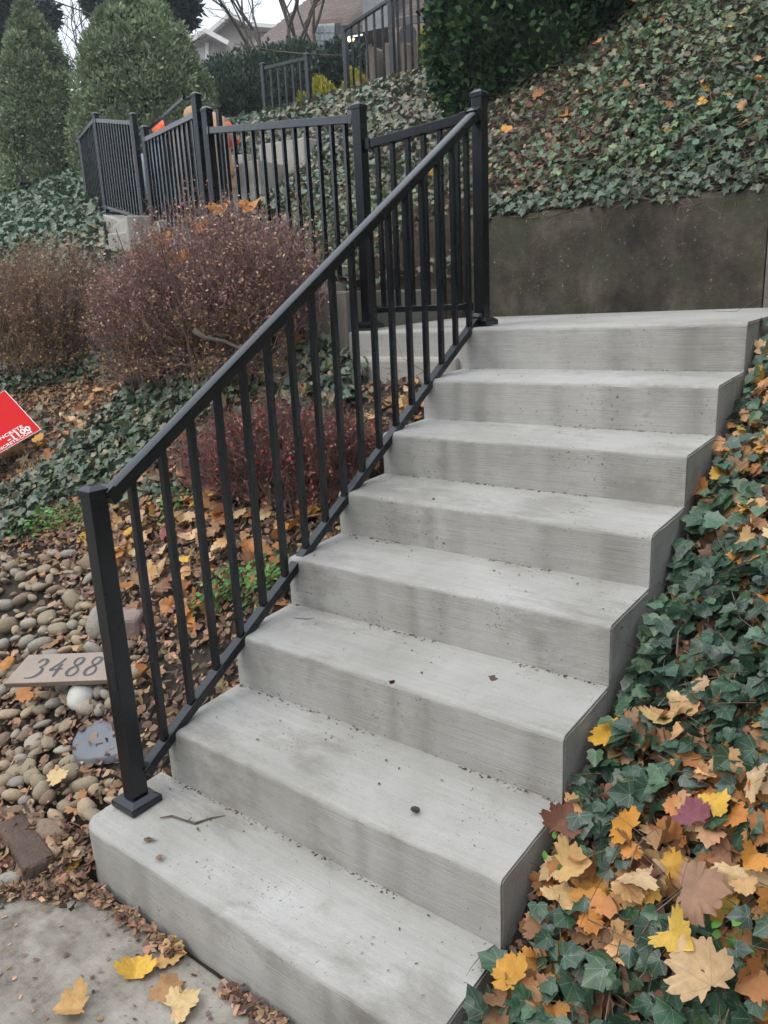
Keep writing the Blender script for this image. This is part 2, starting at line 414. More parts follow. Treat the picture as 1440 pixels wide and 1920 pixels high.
# ------------------------------------------------------------------ leaf templates (tip +y, base at the origin)
def t_outline(half, cy, rings=(1.0,), curl=0.0, seed=0, fold=0.0, wav=0.0):
    rs = np.random.default_rng(seed)
    pts = [np.array(p) for p in half] + [np.array((-p[0], p[1])) for p in half[::-1] if abs(p[0]) > 1e-6]
    c = np.array([0, cy]); V = [np.array([0, cy, 0.0])]; n = len(pts)
    for r in rings:
        for p in pts:
            L = np.linalg.norm(p - c); k_ = 1.0 if r >= .999 else min(1.0, .30 / L)
            q = c + (p - c) * r * k_; V.append(np.array([q[0], q[1], 0.0]))
    F = [(0, 1 + i, 1 + (i + 1) % n) for i in range(n)]
    for k in range(len(rings) - 1):
        a = 1 + k * n; b = a + n
        for i in range(n):
            j = (i + 1) % n; F += [(a + i, b + i, b + j), (a + i, b + j, a + j)]
    V = np.array(V); ph = rs.uniform(0, 6.3, 4)
    x, y = V[:, 0], V[:, 1]; rr = np.hypot(x, y - cy)
    V[:, 2] = (fold * np.abs(x) + curl * .5 * (x * math.cos(ph[0]) + (y - cy) * math.sin(ph[0])) ** 2 + curl * .2 * rr ** 2
               + wav * rr * np.sin(2 * np.arctan2(y - cy, x) + ph[1]) * 1.6 + wav * .35 * np.sin(x * 8 + ph[2]) + wav * .35 * np.sin(y * 7 + ph[3]))
    F = np.array(F)[:, ::-1]
    return V, F
IVH = [(0, 0), (.2, -.13), (.5, .04), (.36, .3), (.47, .56), (.2, .62), (0, 1.0)]
IVY = [t_outline(IVH, .3, (1.0,), .12, i, f, .05) for i, f in enumerate((.12, -.1, .22, .02))]
IVY_NEAR = [t_outline([(0, 0), (.12, -.12), (.30, -.13), (.52, .03), (.47, .17), (.43, .30), (.51, .50), (.36, .57), (.22, .72), (0, .98)], .3, (.5, 1.0), .16, i, f, .06)
            for i, f in enumerate((.10, -.12, .2, .0, .14, -.2))]
OVA = [t_outline([(0, 0), (.28, .35), (.24, .7), (0, 1.0)], .5, (1.0,), .3, i, .2, .03) for i in range(3)]
MPH = [(0, 0), (.13, -.05), (.33, -.16), (.30, -.04), (.58, -.03), (.58, .09), (.76, .24), (.66, .29), (.70, .43), (.56, .42), (.46, .44), (.50, .58), (.54, .70), (.40, .70), (.33, .83), (.21, .80), (0, 1.04)]
def warp(h, s):
    rs = np.random.default_rng(s + 50); g = []
    for i, p in enumerate(h):
        g.append(p)
        if i < len(h) - 1:
            q = h[i + 1]; dx, dy = q[0] - p[0], q[1] - p[1]; L = math.hypot(dx, dy); o_ = rs.uniform(-.012, .03) if i else 0
            g.append(((p[0] + q[0]) / 2 + dy / L * o_ + 1e-5, (p[1] + q[1]) / 2 - dx / L * o_))
    w_ = [(0 if p[0] == 0 else p[0] + rs.uniform(-.022, .022), p[1] + rs.uniform(-.022, .022)) for p in g]
    mid = sorted(w_[1:-1], key=lambda p: math.atan2(p[1] - .28, max(p[0], .004)))
    return [w_[0]] + [(max(p[0], .01), p[1]) for p in mid] + [w_[-1]]
MAPLE = [t_outline(warp(MPH, i), .28, (.4, .72, 1.0), c, i, f, w * .8) for i, (c, f, w) in enumerate(
    ((.12, .05, .05), (.45, .1, .10), (-.35, .02, .12), (.2, .35, .08), (.9, .1, .12), (.05, -.12, .10), (.55, .5, .1), (-.6, .1, .15), (.25, 0, .16)))]
MAPLE_LO = [t_outline([(0, 0), (.33, -.14), (.56, 0), (.74, .25), (.5, .38), (.5, .66), (.2, .74), (0, 1.04)], .28, (1.0,), c, i, .1, .15) for i, c in enumerate((.2, .6, -.4, .9))]
def t_twig(bend, seed):
    rs = np.random.default_rng(seed); V = []; F = []
    zs = (0, .35, .7, 1.0); rad = (1, .8, .55, .2); off = [np.array([0, 0])] + [rs.normal(0, bend, 2) for _ in range(3)]
    for k in range(4):
        for j in range(3):
            a = j * 2.094; V.append((off[k][0] + math.cos(a) * rad[k] * .01, zs[k], off[k][1] + math.sin(a) * rad[k] * .01))
    for k in range(3):
        for j in range(3):
            a, b, c, d = k * 3 + j, k * 3 + (j + 1) % 3, k * 3 + 3 + (j + 1) % 3, k * 3 + 3 + j
            F += [(a, b, c), (a, c, d)]
    return np.array(V, float), np.array(F)
TWIG = [t_twig(.07, i) for i in range(5)]
NEED = [(np.array([(-.13, 0, 0), (.13, 0, 0), (0.05, 1, .05), (-.25, .35, .06), (.25, .3, -.06)], float), np.array([(0, 1, 2), (3, 0, 2), (1, 4, 2)]))]
CHIP = [(np.array([(-.5, 0, 0), (.1, -.3, .12), (.5, .1, .02), (.2, .6, .16), (-.3, .45, -.04)], float), np.array([(0, 1, 4), (1, 3, 4), (1, 2, 3)])),
        (np.array([(-.2, 0, 0), (.2, 0, .06), (.25, .8, .1), (-.1, 1, 0)], float), np.array([(0, 1, 2), (0, 2, 3)]))]

# ================================================================== SETTING
# hillside ground sheet
def axis(pts):
    return np.concatenate([np.arange(a, b, s) for a, b, s in pts] + [[pts[-1][1]]])
gx = axis([(-260, -60, 20), (-60, -14, 2), (-14, -7.6, .3), (-7.6, -3, .09), (-3, 2.6, .035), (2.6, 8, .3), (8, 60, 4), (60, 260, 20)])
gy = axis([(-260, -40, 20), (-40, -4, 3), (-4, -.6, .3), (-.6, 3.6, .035), (3.6, 8, .09), (8, 14, .3), (14, 60, 3), (60, 260, 20)])
X, Y = np.meshgrid(gx, gy); Z = Hcut(X, Y) - 0.012
Z = np.where((Y < 0.35) & (Y > -8), Z - 0.035 * sstep(Y, .4, .1), Z)
nx, ny = len(gx), len(gy); idx = np.arange(nx * ny).reshape(ny, nx)
Fq = np.stack([idx[:-1, :-1], idx[:-1, 1:], idx[1:, 1:], idx[1:, :-1]], -1).reshape(-1, 4)
g = link_mesh('hillside_ground', fast_mesh('hillside_ground', np.stack([X, Y, Z], -1).reshape(-1, 3), Fq, smooth=True), M['soil'])
g['kind'] = 'structure'

# sidewalk at the foot of the steps
sw = MB()
SWE = [(-6, -.66), (-.62, -.5), (-.40, -.32), (-.24, -.2), (-.1, -.1), (-.02, -.055), (.2, -.02), (1.4, -.02), (6, -.1)]
top = [(6, -3.5), (-6, -3.5)][::-1]
sw.poly(top + [p for p in SWE[::-1]], -0.12, 0.0)
o = sw.build('sidewalk', M['walk'], bevel=.008); o['kind'] = 'structure'
st = MB(); st.box(-40, 40, -12, -3.52, -.15, -.10)
o = st.build('street', mat_simple('asphalt', (.05, .05, .052), .9, 60)); o['kind'] = 'structure'

# concrete stair flight
stairs = empty('concrete_stairs', (W_ / 2, 0, 0), 'broom finished pale concrete stairs with eight risers beside the leafy bank', 'stairs')
def step_profile(y0, y1, zf, zb, r):
    P = [(y0, -0.25)]
    for a in np.linspace(math.pi, math.pi / 2, 6): P.append((y0 + r + r * math.cos(a), zf - r + r * math.sin(a)))
    P.append((y1, zb)); P.append((y1, -0.25)); return P
def make_step(k):
    y0 = PY[k]; last = k == 7; y1 = 2.87 if last else PY[k + 1]
    zf = PZ[k]; zb = zf + (0.026 if last else 0.016); r = 0.017
    prof = step_profile(y0, y1, zf, zb, r)
    xl = -0.64 if last else (-.052 if k == 0 else 0.0); nxs = 46
    xs = np.concatenate([[xl, xl + .006, xl + .018], np.linspace(xl + .04, W_ - .004, nxs * 2), [W_]]); V = []; n = len(prof)
    for i, x in enumerate(xs):
        e = 0.012 if i == 0 else (0.004 if i == 1 else 0)
        for j, (y, z) in enumerate(prof):
            wob = 0.0035 * (vnoise(np.array(x * 5.0 + k * 9.1), np.array(j * .3 + .5), 5) - .5) + 0.0034 * (vnoise(np.array(x * 26 + k * 3.1), np.array(j * .9), 6) - .5)
            yy, zz = y, z
            if 0 < j <= 6: yy += float(wob); zz += float(wob) + 0.004 * float(vnoise(np.array(x * 2.0 + k), np.array(3.3), 8) - .5)
            if j <= 6: yy += e
            if 1 <= j <= 7: zz -= e
            if k == 0 and x < 0.03 and j <= 6:      # the bottom step has a rounded plan corner at its left
                t = 1 - (x + .052) / 0.082; yy += 0.028 * t ** 2
                if j == 0: yy += .0
            V.append((x, yy, zz))
    F = []
    for i in range(len(xs) - 1):
        for j in range(n):
            a, b = i * n + j, i * n + (j + 1) % n; F.append((a, b, b + n, a + n))
    F.append(tuple(range(n))); F.append(tuple(range((len(xs) - 1) * n, len(xs) * n))[::-1])
    F = [f[::-1] for f in F]
    m = MB(); m.add(V, F); me_o = m.build('landing' if last else 'step', M['conc'], stairs)
    for p in me_o.data.polygons: p.use_smooth = len(p.vertices) == 4
    e = me_o.modifiers.new('edge', 'EDGE_SPLIT'); e.split_angle = R(38)
    # thin ragged form line along the right end
    q = MB(); pts = []; rs = random.Random(k)
    prf = prof[1:8]
    dense = [(y0, zf - .15), (y0, zf - .12), (y0, zf - .09), (y0, zf - .06), (y0, zf - .035)] + prf[:6] + \
            [(y0 + (y1 - y0) * t, zf + (zb - zf) * t) for t in (.2, .35, .5, .65, .8, .95)]
    cy_, cz_ = (y0 + .1, zf - .1)
    for (y, z) in dense:
        pts.append((W_ + .0015, y + .008 + rs.uniform(-.0022, .0022) if z < zf - .005 else y, z - (.008 + rs.uniform(-.002, .002) if z > zf - .02 else 0)))
    q.tube(pts, [rs.uniform(.0006, .0016) for _ in pts], 5)
    q.build('form_ridge', M['conc'], stairs)
for k in range(8): make_step(k)
# footing ledge under the landing, seen left of the steps
fo = MB(); fo.box(-0.655, -0.004, 1.932, 2.3, 0.98, 1.318)
fo.build('footing', M['conc2'], stairs, bevel=.02)

# second flight: long shallow steps going up to the left
up = empty('path_steps', (-1.1, 2.42, 1.5), 'long shallow concrete steps leading left from the landing behind the railing', 'steps')
b = MB(); b.box(-1.58, -.64 - .003, 1.975, 2.866, 1.0, 1.623); b.build('step', mat_concrete('stained_concrete', (.13, .12, .10), (.24, .23, .21), stain=.6), up, bevel=.012)
for i, s in enumerate(SLAB):
    b = MB(); b.obox((s[0], s[1]), s[4], s[2] - (.002), s[3] + .004 * i, s[5] - .6, s[5]); b.build('step', M['conc2'], up, bevel=.012)

# retaining wall behind the landing
wallt = empty('retaining_wall', (.28, 2.97, 1.4), 'dark stained concrete retaining wall holding the ivy bank behind the landing', 'wall')
def rough_wall(x0, x1, yf, yb, z0, ztop, nxs, nzs, amp, seed):
    V = []; F = []
    xs = np.linspace(x0, x1, nxs); zs = np.linspace(z0, 1, nzs)
    for i, x in enumerate(xs):
        zt = ztop(x) + .012 * float(fbm(np.array(x * 6.), np.array(.5), seed, 3)) * 2
        for j in range(nzs):
            z = z0 + (zt - z0) * j / (nzs - 1)
            V.append((x, yf + amp * float(fbm(np.array(x * 4.0), np.array(z * 4.0), seed, 4)) + (.008 if j == nzs - 1 else 0), z))
        V.append((x, yf + .06, zt + .004 + .01 * float(vnoise(np.array(x * 9.), np.array(1.), seed)))); V.append((x, yb, zt - .003)); V.append((x, yb, z0))
    n = nzs + 3
    for i in range(nxs - 1):
        for j in range(n - 1): F.append((i * n + j, (i + 1) * n + j, (i + 1) * n + j + 1, i * n + j + 1))
    F.append(tuple(range(n))); F.append(tuple(range((nxs - 1) * n, nxs * n))[::-1])
    m = MB(); m.add(V, F); return m
wm = rough_wall(-.505, .985, 2.872, 3.06, 1.15, lambda x: 1.972 - .005 * x, 110, 34, .012, 12)
wm.build('wall_face', M['wall'], wallt, smooth=False)
pm = MB(); pm.box(.99, 1.3, 2.86, 3.06, 1.2, 1.80)
pm.build('end_pier', mat_simple('grey_concrete', (.16, .145, .135), .9, 14, .3), wallt, bevel=.012)

# ================================================================== RAILINGS
def post(parent, x, y, z0, z1, w=.051, plate=True, plate_w=.102, ang=0.0):
    m = MB(); m.obox((x, y), ang, w / 2, w / 2, z0, z1 - .012); p = m.build('post', M['metal'], parent, bevel=.004)
    off = tuple(parent.location)
    c = MB(); c.obox((x, y), ang, w / 2 + .0035, w / 2 + .0035, z1 - .026, z1 - .008); c.obox((x, y), ang, w / 2 + .0035, w / 2 + .0035, z1 - .0081, z1 + .004, .45)
    q = c.build('cap', M['metal'], None, bevel=.0015, off=off); q.parent = p
    if plate:
        c = MB(); c.obox((x, y), ang, plate_w / 2, plate_w / 2, z0 + .0015, z0 + .021); c.obox((x, y), ang, plate_w / 2, plate_w / 2, z0 + .0212, z0 + .034, .66)
        q = c.build('base_plate', M['metal'], None, bevel=.002, off=off); q.parent = p
    return p
def railing(parent, a, b, za, zb, ba, bb, n, pw=.019, tw=.042, th=.036, bw=.034, bh=.028, bracket=True, handrail=True, margins=.03):
    """top rail from (a, za) to (b, zb) (upper edges), bottom rail lower edges ba, bb, n balusters"""
    a = np.array(a, float); b = np.array(b, float); d = (b - a) / np.linalg.norm(b - a); L = np.linalg.norm(b - a)
    A = a + d * margins; B = b - d * margins
    f = lambda t, p, q: p + (q - p) * t
    tA, tB = margins / L, 1 - margins / L
    tl = np.array([A[0], A[1], f(tA, za, zb) - th / 2]); tr = np.array([B[0], B[1], f(tB, za, zb) - th / 2])
    dd = (tr - tl) / np.linalg.norm(tr - tl); sd_ = np.cross(dd, [0, 0, 1]); sd_ /= np.linalg.norm(sd_); upv = np.cross(sd_, dd)
    m = MB()
    if handrail:
        pr = [(-tw / 2, -th / 2), (tw / 2, -th / 2), (tw / 2, th * .26)]
        pr += [(tw / 2 * math.cos(t), th * .30 + th * .20 * math.sin(t) ** .8) for t in np.linspace(.3, math.pi - .3, 9)] + [(-tw / 2, th * .26)]
    else: pr = [(-tw / 2, -th / 2), (tw / 2, -th / 2), (tw / 2, th / 2), (-tw / 2, th / 2)]
    m.prism(pr, tl, tr, sd_, upv)
    o = m.build('top_rail', M['metal'], parent, bevel=0 if handrail else .002)
    bl = np.array([A[0], A[1], f(tA, ba, bb) + bh / 2]); br = np.array([B[0], B[1], f(tB, ba, bb) + bh / 2])
    m = MB(); m.bar(bl, br, bw, bh); m.build('bottom_rail', M['metal'], parent, bevel=.0025)
    ang = math.atan2(d[1], d[0])
    if bracket:
        for (q, r, s, wd, ht) in ((tl, dd, 1, tw, th), (tr, dd, -1, tw, th), (bl, dd, 1, bw, bh), (br, dd, -1, bw, bh)):
            m = MB(); m.bar(q - r * s * .004, q + r * s * .026, wd + .009, ht + .009); m.build('bracket', M['metal'], parent, bevel=.002)
    proto = None
    for i in range(n):
        t = (i + 1) / (n + 1); p = a + (b - a) * t
        z0 = f(t, ba, bb) + bh * .9; z1 = f(t, za, zb) - th * .8
        if proto is None:
            m = MB(); m.obox((0, 0), ang, pw / 2, pw / 2, 0, 1); proto = bpy.data.meshes.new('baluster')
            proto.from_pydata(m.v, [], m.f); proto.materials.append(M['metal'])
        o = bpy.data.objects.new('baluster', proto); COL.objects.link(o); o.parent = parent
        o.location = (p[0] - parent.location[0], p[1] - parent.location[1], z0 - parent.location[2]); o.scale = (1, 1, z1 - z0)

XR = 0.04
r1 = empty('stair_railing', (XR, .14, .18), 'long black metal stair railing with square balusters climbing the left edge of the concrete steps', 'railing', 'black metal railings')
post(r1, XR - .012, .14, .18, 1.125); post(r1, XR, 2.083, 1.444, 2.372)
railing(r1, (XR, .14), (XR, 2.083), 1.090, 2.322, .243, 1.486, 17)
PB2 = (-2.22, 2.60)
r2 = empty('landing_railing', (-.58, 2.07, 1.44), 'black metal railing turning along the landing front and up beside the brown bush', 'railing', 'black metal railings')
post(r2, -.575, 2.06, 1.444, 2.43); post(r2, PB2[0], PB2[1], 1.80, 2.78)
railing(r2, (XR - .028, 2.083), (-.575 + .0, 2.075), 2.300, 2.272, 1.51, 1.515, 6, handrail=False)
railing(r2, (-.575, 2.06), PB2, 2.385, 2.665, 1.635, 1.905, 13, handrail=False)
def pp(px, py, D): q = atd(px, py, D); return (float(q[0]), float(q[1])), float(q[2])
B_ = (-2.66, 2.90); C_ = (-4.36, 3.73); D_ = (-4.76, 3.92); E_ = (-5.82, 4.24); F_ = (-7.06, 4.84)
r3 = empty('path_railing', (B_[0], B_[1], 1.98), 'black metal railing in front of the two stooping workers', 'railing', 'black metal railings')
post(r3, *B_, 1.98, 2.99); post(r3, *C_, 2.2, 3.17)
railing(r3, B_, C_, 2.875, 3.075, 2.10, 2.30, 12, handrail=False)
r4 = empty('terrace_railing', (E_[0], E_[1], 2.62), 'black metal railing with a corner post on the concrete terrace wall at far left', 'railing', 'black metal railings')
post(r4, *D_, 2.38, 3.37); post(r4, *E_, 2.62, 3.60); post(r4, *F_, 2.70, 3.68)
railing(r4, D_, E_, 3.305, 3.545, 2.44, 2.68, 13, handrail=False); railing(r4, E_, F_, 3.555, 3.64, 2.70, 2.745, 11, handrail=False)
# far handrail on the other side of the path
q1 = atd(346, 186, 5.9); q2 = atd(257, 262, 8.2); q3 = atd(376, 193, 6.0); q4 = atd(409, 202, 6.6)
r5 = empty('far_handrail', (float(q1[0]), float(q1[1]), 2.1), 'plain black handrail on the far side of the path behind the workers', 'handrail')
m = MB(); m.tube([q2, q1 + np.array([0, 0, .01])], .016, 6); m.tube([q1, (q1 + q3) / 2 + np.array([0, 0, .03]), q3, q4 + np.array([0, 0, .0])], .012, 6); m.build('rail', M['metal'], r5)
for q in (q2, q4):
    m = MB(); m.obox(q[:2], 0, .018, .018, q[2] - 1.0, q[2]); m.build('post', M['metal'], r5)
# railing on the upper block
G0, gz = pp(492, 118, 9.7); H0, hz = pp(575, 100, 9.4)
r6 = empty('upper_railing', (G0[0], G0[1], 3.58), 'short black railing on the upper concrete block in front of the hedge', 'railing', 'black metal railings')
post(r6, *G0, 3.52, gz, .055); post(r6, *H0, 3.58, hz, .055)
railing(r6, G0, H0, gz - .05, hz - .04, 3.65, 3.68, 5, handrail=False, bracket=False)
I0, iz = pp(645, 47, 10.2); J0, jz = pp(732, -5, 8.9); K0, kz = pp(812, -60, 7.6)
r7 = empty('top_railing', (I0[0], I0[1], 4.1), 'tall black railing at the top of the hill beside the weathered stumps', 'railing', 'black metal railings')
post(r7, *I0, 4.0, iz, .06); post(r7, *J0, 3.75, jz + .02, .06); post(r7, *K0, 3.4, kz, .06)
railing(r7, I0, J0, iz - .04, jz - .0, 4.16, 3.95, 5, pw=.024, handrail=False, bracket=False)
railing(r7, J0, K0, jz + .0, kz - .03, 3.93, 3.68, 5, pw=.024, handrail=False, bracket=False)

# terrace wall and blocks
tw_ = empty('terrace_wall', (E_[0], E_[1], 2.2), 'pale concrete terrace wall with a pointed corner under the far left railing', 'wall')
def sloped_wall(a, b, za, zb, down, th, name, parent, mat):
    a = np.array(a); b = np.array(b); d = (b - a) / np.linalg.norm(b - a); n = np.array([-d[1], d[0]])
    if n @ (cam_loc[:2] - a) > 0: n = -n
    f = -n * .06
    P = [(*(a + f), za - down), (*(b + f), zb - down), (*(b + n * th), zb - down), (*(a + n * th), za - down),
         (*(a + f), za), (*(b + f), zb), (*(b + n * th), zb), (*(a + n * th), za)]
    m = MB(); m.hexa(P); return m.build(name, mat, parent, bevel=.01)
sloped_wall(D_, (-5.80, 4.235), 2.375, 2.615, .8, .16, 'wall', tw_, M['conc2'])
sloped_wall((-5.84, 4.245), F_, 2.60, 2.69, .55, .16, 'wall', tw_, M['conc2'])
q = atd(236, 442, 7.25); m = MB(); m.obox(q[:2], .4, .13, .10, q[2] - .5, q[2] + .02); m.build('buttress', M['conc2'], tw_, bevel=.012)
cb = empty('concrete_cheek_wall', (-5.3, 6.3, 3.0), 'stepped grey concrete cheek wall rising towards the upper railing', 'wall')
a1 = atd(408, 318, 8.0); a2 = atd(491, 300, 7.7)
sloped_wall(a1[:2], a2[:2], a1[2], a2[2], 1.2, .5, 'block', cb, M['conc2'])
a3 = atd(494, 272, 8.35); a4 = atd(578, 259, 7.75)
sloped_wall(a3[:2], a4[:2], a3[2], a4[2], 1.2, 1.0, 'block', cb, M['conc2'])
a5 = atd(400, 296, 8.6); a6 = atd(470, 290, 8.4)
sloped_wall(a5[:2], a6[:2], a5[2], a6[2], 1.0, .5, 'tread', cb, M['conc2'])

# ================================================================== GROUND COVER
def region(cx, cy, rx, ry, N, ang=0.0, soft=True):
    a = RNG.uniform(0, 2 * math.pi, N); r = np.sqrt(RNG.uniform(0, 1, N)) * (1 if not soft else RNG.uniform(.6, 1.15, N))
    u, v = np.cos(a) * r * rx, np.sin(a) * r * ry; ca, sa = math.cos(ang), math.sin(ang)
    return cx + u * ca - v * sa, cy + u * sa + v * ca
def rect(x0, x1, y0, y1, N): return RNG.uniform(x0, x1, N), RNG.uniform(y0, y1, N)
def settle(x, y, lift=0.0, mg=0.012, flat=None, sw=False):
    ok = ~in_solid(x, y, mg)
    if not sw: ok &= ~((y < 0.0) & (x > -.1) | (y < -.12))
    x, y = x[ok], y[ok]; P = np.stack([x, y, H(x, y)], -1)
    v = in_view(P, 900); P = P[v]
    if lift: P[:, 2] += RNG.uniform(0, 1, len(P)) ** 1.5 * lift
    return P
IVC = [(.052, .092, .052), (.065, .112, .066), (.035, .064, .038), (.095, .14, .095), (.075, .115, .078), (.11, .14, .06), (.085, .095, .05)]
DRC = [(.33, .155, .045), (.42, .225, .085), (.24, .10, .035), (.36, .22, .12), (.17, .075, .035)]
TANC = [(.30, .19, .12), (.36, .22, .135), (.23, .13, .085), (.17, .10, .07), (.42, .27, .16)]
def frames(P, tilt, down=(0, -1, -.4), spin=.6): return euler_frames(nrm(P[:, 0], P[:, 1]), spin, tilt, down)

# --- ivy on the upper bank, patchy, thinning to dead stems
x, y = rect(-2.6, 3.4, 2.75, 9.5, 125000)
d_ = 1.0 / (1 + .16 * np.maximum(0, y - 3))
keep = RNG.uniform(0, 1, len(x)) < d_ * np.clip(.36 + 2.5 * (fbm(x * 1.1, y * 1.1, 31) + .14) + .35 * sstep(x, -.4, 1.2), .12, 1)
keep &= ~((x < -.62) & (y < 2.80)) & ~((x > 1.3) & (y < 2.8))
P = settle(x[keep], y[keep], .11, -.06)
P = P[(P[:, 1] > 2.99) | (P[:, 0] < -.55)]
bare = fbm(P[:, 0] * 1.1, P[:, 1] * 1.1, 31) + .25 * sstep(P[:, 0], -.6, 1)
S = RNG.uniform(.018, .046, len(P)) * (1 + .25 * sstep(P[:, 0], 0, 1.5)) * (1 + .6 * fbm(P[:, 0] * 2.3, P[:, 1] * 2.3, 61))
C = pick(IVC, len(P), .26) * (1 + 1.7 * fbm(P[:, 0] * 2.2, P[:, 1] * 2.2, 62))[:, None] * np.array([.88, 1.12, .82]); C[:, 0] *= 1 + 1.6 * np.maximum(0, fbm(P[:, 0] * 1.6, P[:, 1] * 1.6, 63)); C = np.clip(C, .01, .5)
dead = RNG.uniform(0, 1, len(P)) < np.clip(.22 - bare * 1.0 + .55 * sstep(-P[:, 0], .3, 1.6) * sstep(P[:, 1], 3.4, 4.6), .03, .75)
C[dead] = pick([(.20, .17, .09), (.26, .18, .11), (.15, .16, .07), (.13, .09, .06)], int(dead.sum()))
iv = empty('ivy_bank', (0, 4, 2.6), 'dense dark green ivy mixed with dead stems on the high bank above the stained wall', 'ivy')
Fr = frames(P, .55, (0, -.6, -1), .8)
xx, yy, dd_ = proj(P); order = np.argsort(dd_); vis = order[(xx[order] > 0) & (xx[order] < 1440) & (yy[order] > 0) & (yy[order] < 440)]
first = vis[:300]; rest = np.setdiff1d(np.arange(len(P)), first)
VARW = ['flat', 'cupped', 'arched', 'folded', 'curled', 'flat', 'deeply folded', 'arched', 'wavy']
def leaf_objs(name, tm, P, Fr, S, C, mat, parent=None, cgroups=6, label=None, cat=None, group=None, labelf=None):
    out = []; cache = {}
    for i in range(len(P)):
        t = int(RNG.integers(0, len(tm))); ck = (t, int(RNG.integers(0, cgroups)))
        if ck not in cache:
            v, f = tm[t]; col = C[i]
            uv = np.stack([.5 + v[:, 0] * .9, .25 + v[:, 1] * .7], -1)
            me = fast_mesh(name, v, f, uv, np.tile(col, (len(v), 1)), smooth=len(v) > 20); me.materials.append(mat)
            cache[ck] = (me, col)
        me, col = cache[ck]
        o = bpy.data.objects.new(name, me); COL.objects.link(o)
        mw = Matrix([list(Fr[i][r] * S[i]) + [float(P[i][r])] for r in range(3)] + [[0, 0, 0, 1]])
        if parent is not None:
            o.parent = parent; mw = Matrix.Translation(-Vector(parent.location)) @ mw
        o.matrix_local = mw
        if cat: tag(o, (('small ' if S[i] < .042 else 'medium ' if S[i] < .055 else 'large ') + VARW[t % 9] + ' ' + labelf(P[i], col)) if labelf else label, cat, group)
        out.append(o)
    return out
scatter('leaves', IVY, P[rest], Fr[rest], S[rest], C[rest], M['ivy'], iv, 'stuff')
leaf_objs('leaf', IVY, P[first], Fr[first], S[first], C[first], M['ivy'], iv)

# --- dead runners and roots on the bank
def tangle(name, P, S, mat, parent, tilt=.9, rad=.5, kind='stuff'):
    n = nrm(P[:, 0], P[:, 1]); a = RNG.normal(0, 1, (len(P), 3)); a[:, 2] *= .5
    a = a - (a * n).sum(1, keepdims=True) * n * .8; a /= np.linalg.norm(a, axis=1, keepdims=True)
    xx_ = np.cross(a, n); xx_ /= np.linalg.norm(xx_, axis=1, keepdims=True); zz_ = np.cross(xx_, a)
    Fr = np.stack([xx_, a, zz_], -1)
    S3 = np.stack([S * 0 + rad * RNG.uniform(.5, 1.2, len(S)), S, S * 0 + rad], -1)
    # bends are in template units of the length, so give the cross axes the length and thin the tube instead
    return scatter(name, TWIG, P, Fr, S3, np.ones((len(P), 3)), mat, parent, kind)
x, y = rect(-2.4, 3.2, 2.9, 7.5, 15000); P = settle(x, y, .13)
P = P[(P[:, 1] > 2.95) | (P[:, 0] < -.55)]
tangle('dead_runners', P, RNG.uniform(.06, .3, len(P)), M['vine'], iv, rad=.22)
# fringe of roots and litter hanging over the wall top
N = 420; P = np.stack([RNG.uniform(-.55, 1.2, N), RNG.uniform(2.88, 3.02, N), 1.985 + RNG.uniform(-.03, .05, N)], -1)
Q_ = np.stack([RNG.uniform(-.5, 1.25, 900), RNG.uniform(2.865, 3.0, 900), np.full(900, 1.985)], -1); Q_ = Q_[vnoise(Q_[:, 0] * 5, Q_[:, 0] * 0, 15) > .42 - .25 * sstep(Q_[:, 0], -.2, .8)]; Q_[:, 2] += (Q_[:, 1] - 2.88) * .9 + RNG.uniform(-.01, .05, len(Q_))
scatter('overhang_leaves', IVY, Q_, euler_frames(np.tile([0, -.8, .6], (len(Q_), 1)), .8, .5, (0, -.5, -1)), RNG.uniform(.024, .045, len(Q_)), pick(IVC, len(Q_)), M['ivy'], iv, 'stuff')
tangle('roots', P, RNG.uniform(.05, .22, N), M['vine'], iv, rad=.22)
m = MB()
for i in range(45):
    x0 = RNG.uniform(-.5, 1.1); pts = [np.array([x0, 3.0, 2.0])]; dx = RNG.choice([-1, 1]) * RNG.uniform(.02, .07)
    for k in range(6): pts.append(pts[-1] + np.array([dx + RNG.normal(0, .015), RNG.normal(-.022, .018), RNG.normal(-.004, .012)]))
    for p in pts: p[1] = max(p[1], 2.868); p[2] = max(p[2], 1.93)
    m.tube(pts, [.003, .003, .0028, .0025, .002, .0018, .001], 4)
m.build('root', M['vine'], iv)

# --- litter and chips everywhere
def litter(x0, x1, y0, y1, N, cols, sz, name, label, sw=False, mask=None, lift=.02):
    x, y = rect(x0, x1, y0, y1, N)
    if mask is not None: k = mask(x, y); x, y = x[k], y[k]
    P = settle(x, y, lift, sw=sw); S = RNG.uniform(*sz, len(P))
    o = scatter(name, CHIP, P, frames(P, .45, (0, -1, 0), 5), S, pick(cols, len(P), .25), M['dry'], None, 'stuff')
    tag(o, label, 'leaf litter'); return o
litter(-7, .02, -.12, 4.5, 90000, TANC + [(.09, .06, .045), (.12, .085, .06)], (.012, .04), 'leaf_litter', 'crumbled brown leaf litter and chips covering the bank left of the steps',
       mask=lambda x, y: (fbm(x * 2, y * 2, 77) > -.13) & (y > -.25 + .0 * x) & (RNG.uniform(0, 1, len(x)) < 1 / (1 + .5 * np.maximum(0, -x - 2))))
litter(1.16, 2.6, .0, 3.0, 16000, [(.14, .085, .055), (.20, .12, .075), (.09, .055, .04), (.28, .18, .11)], (.006, .022), 'leaf_litter', 'small brown litter under the leaves right of the steps')
litter(-2.4, 3.2, 2.93, 8, 17000, TANC + [(.07, .045, .035), (.2, .16, .11)], (.012, .04), 'leaf_litter', 'dry tan litter among the ivy of the upper bank', lift=.09,
       mask=lambda x, y: fbm(x * 1.1, y * 1.1, 31) < .07)

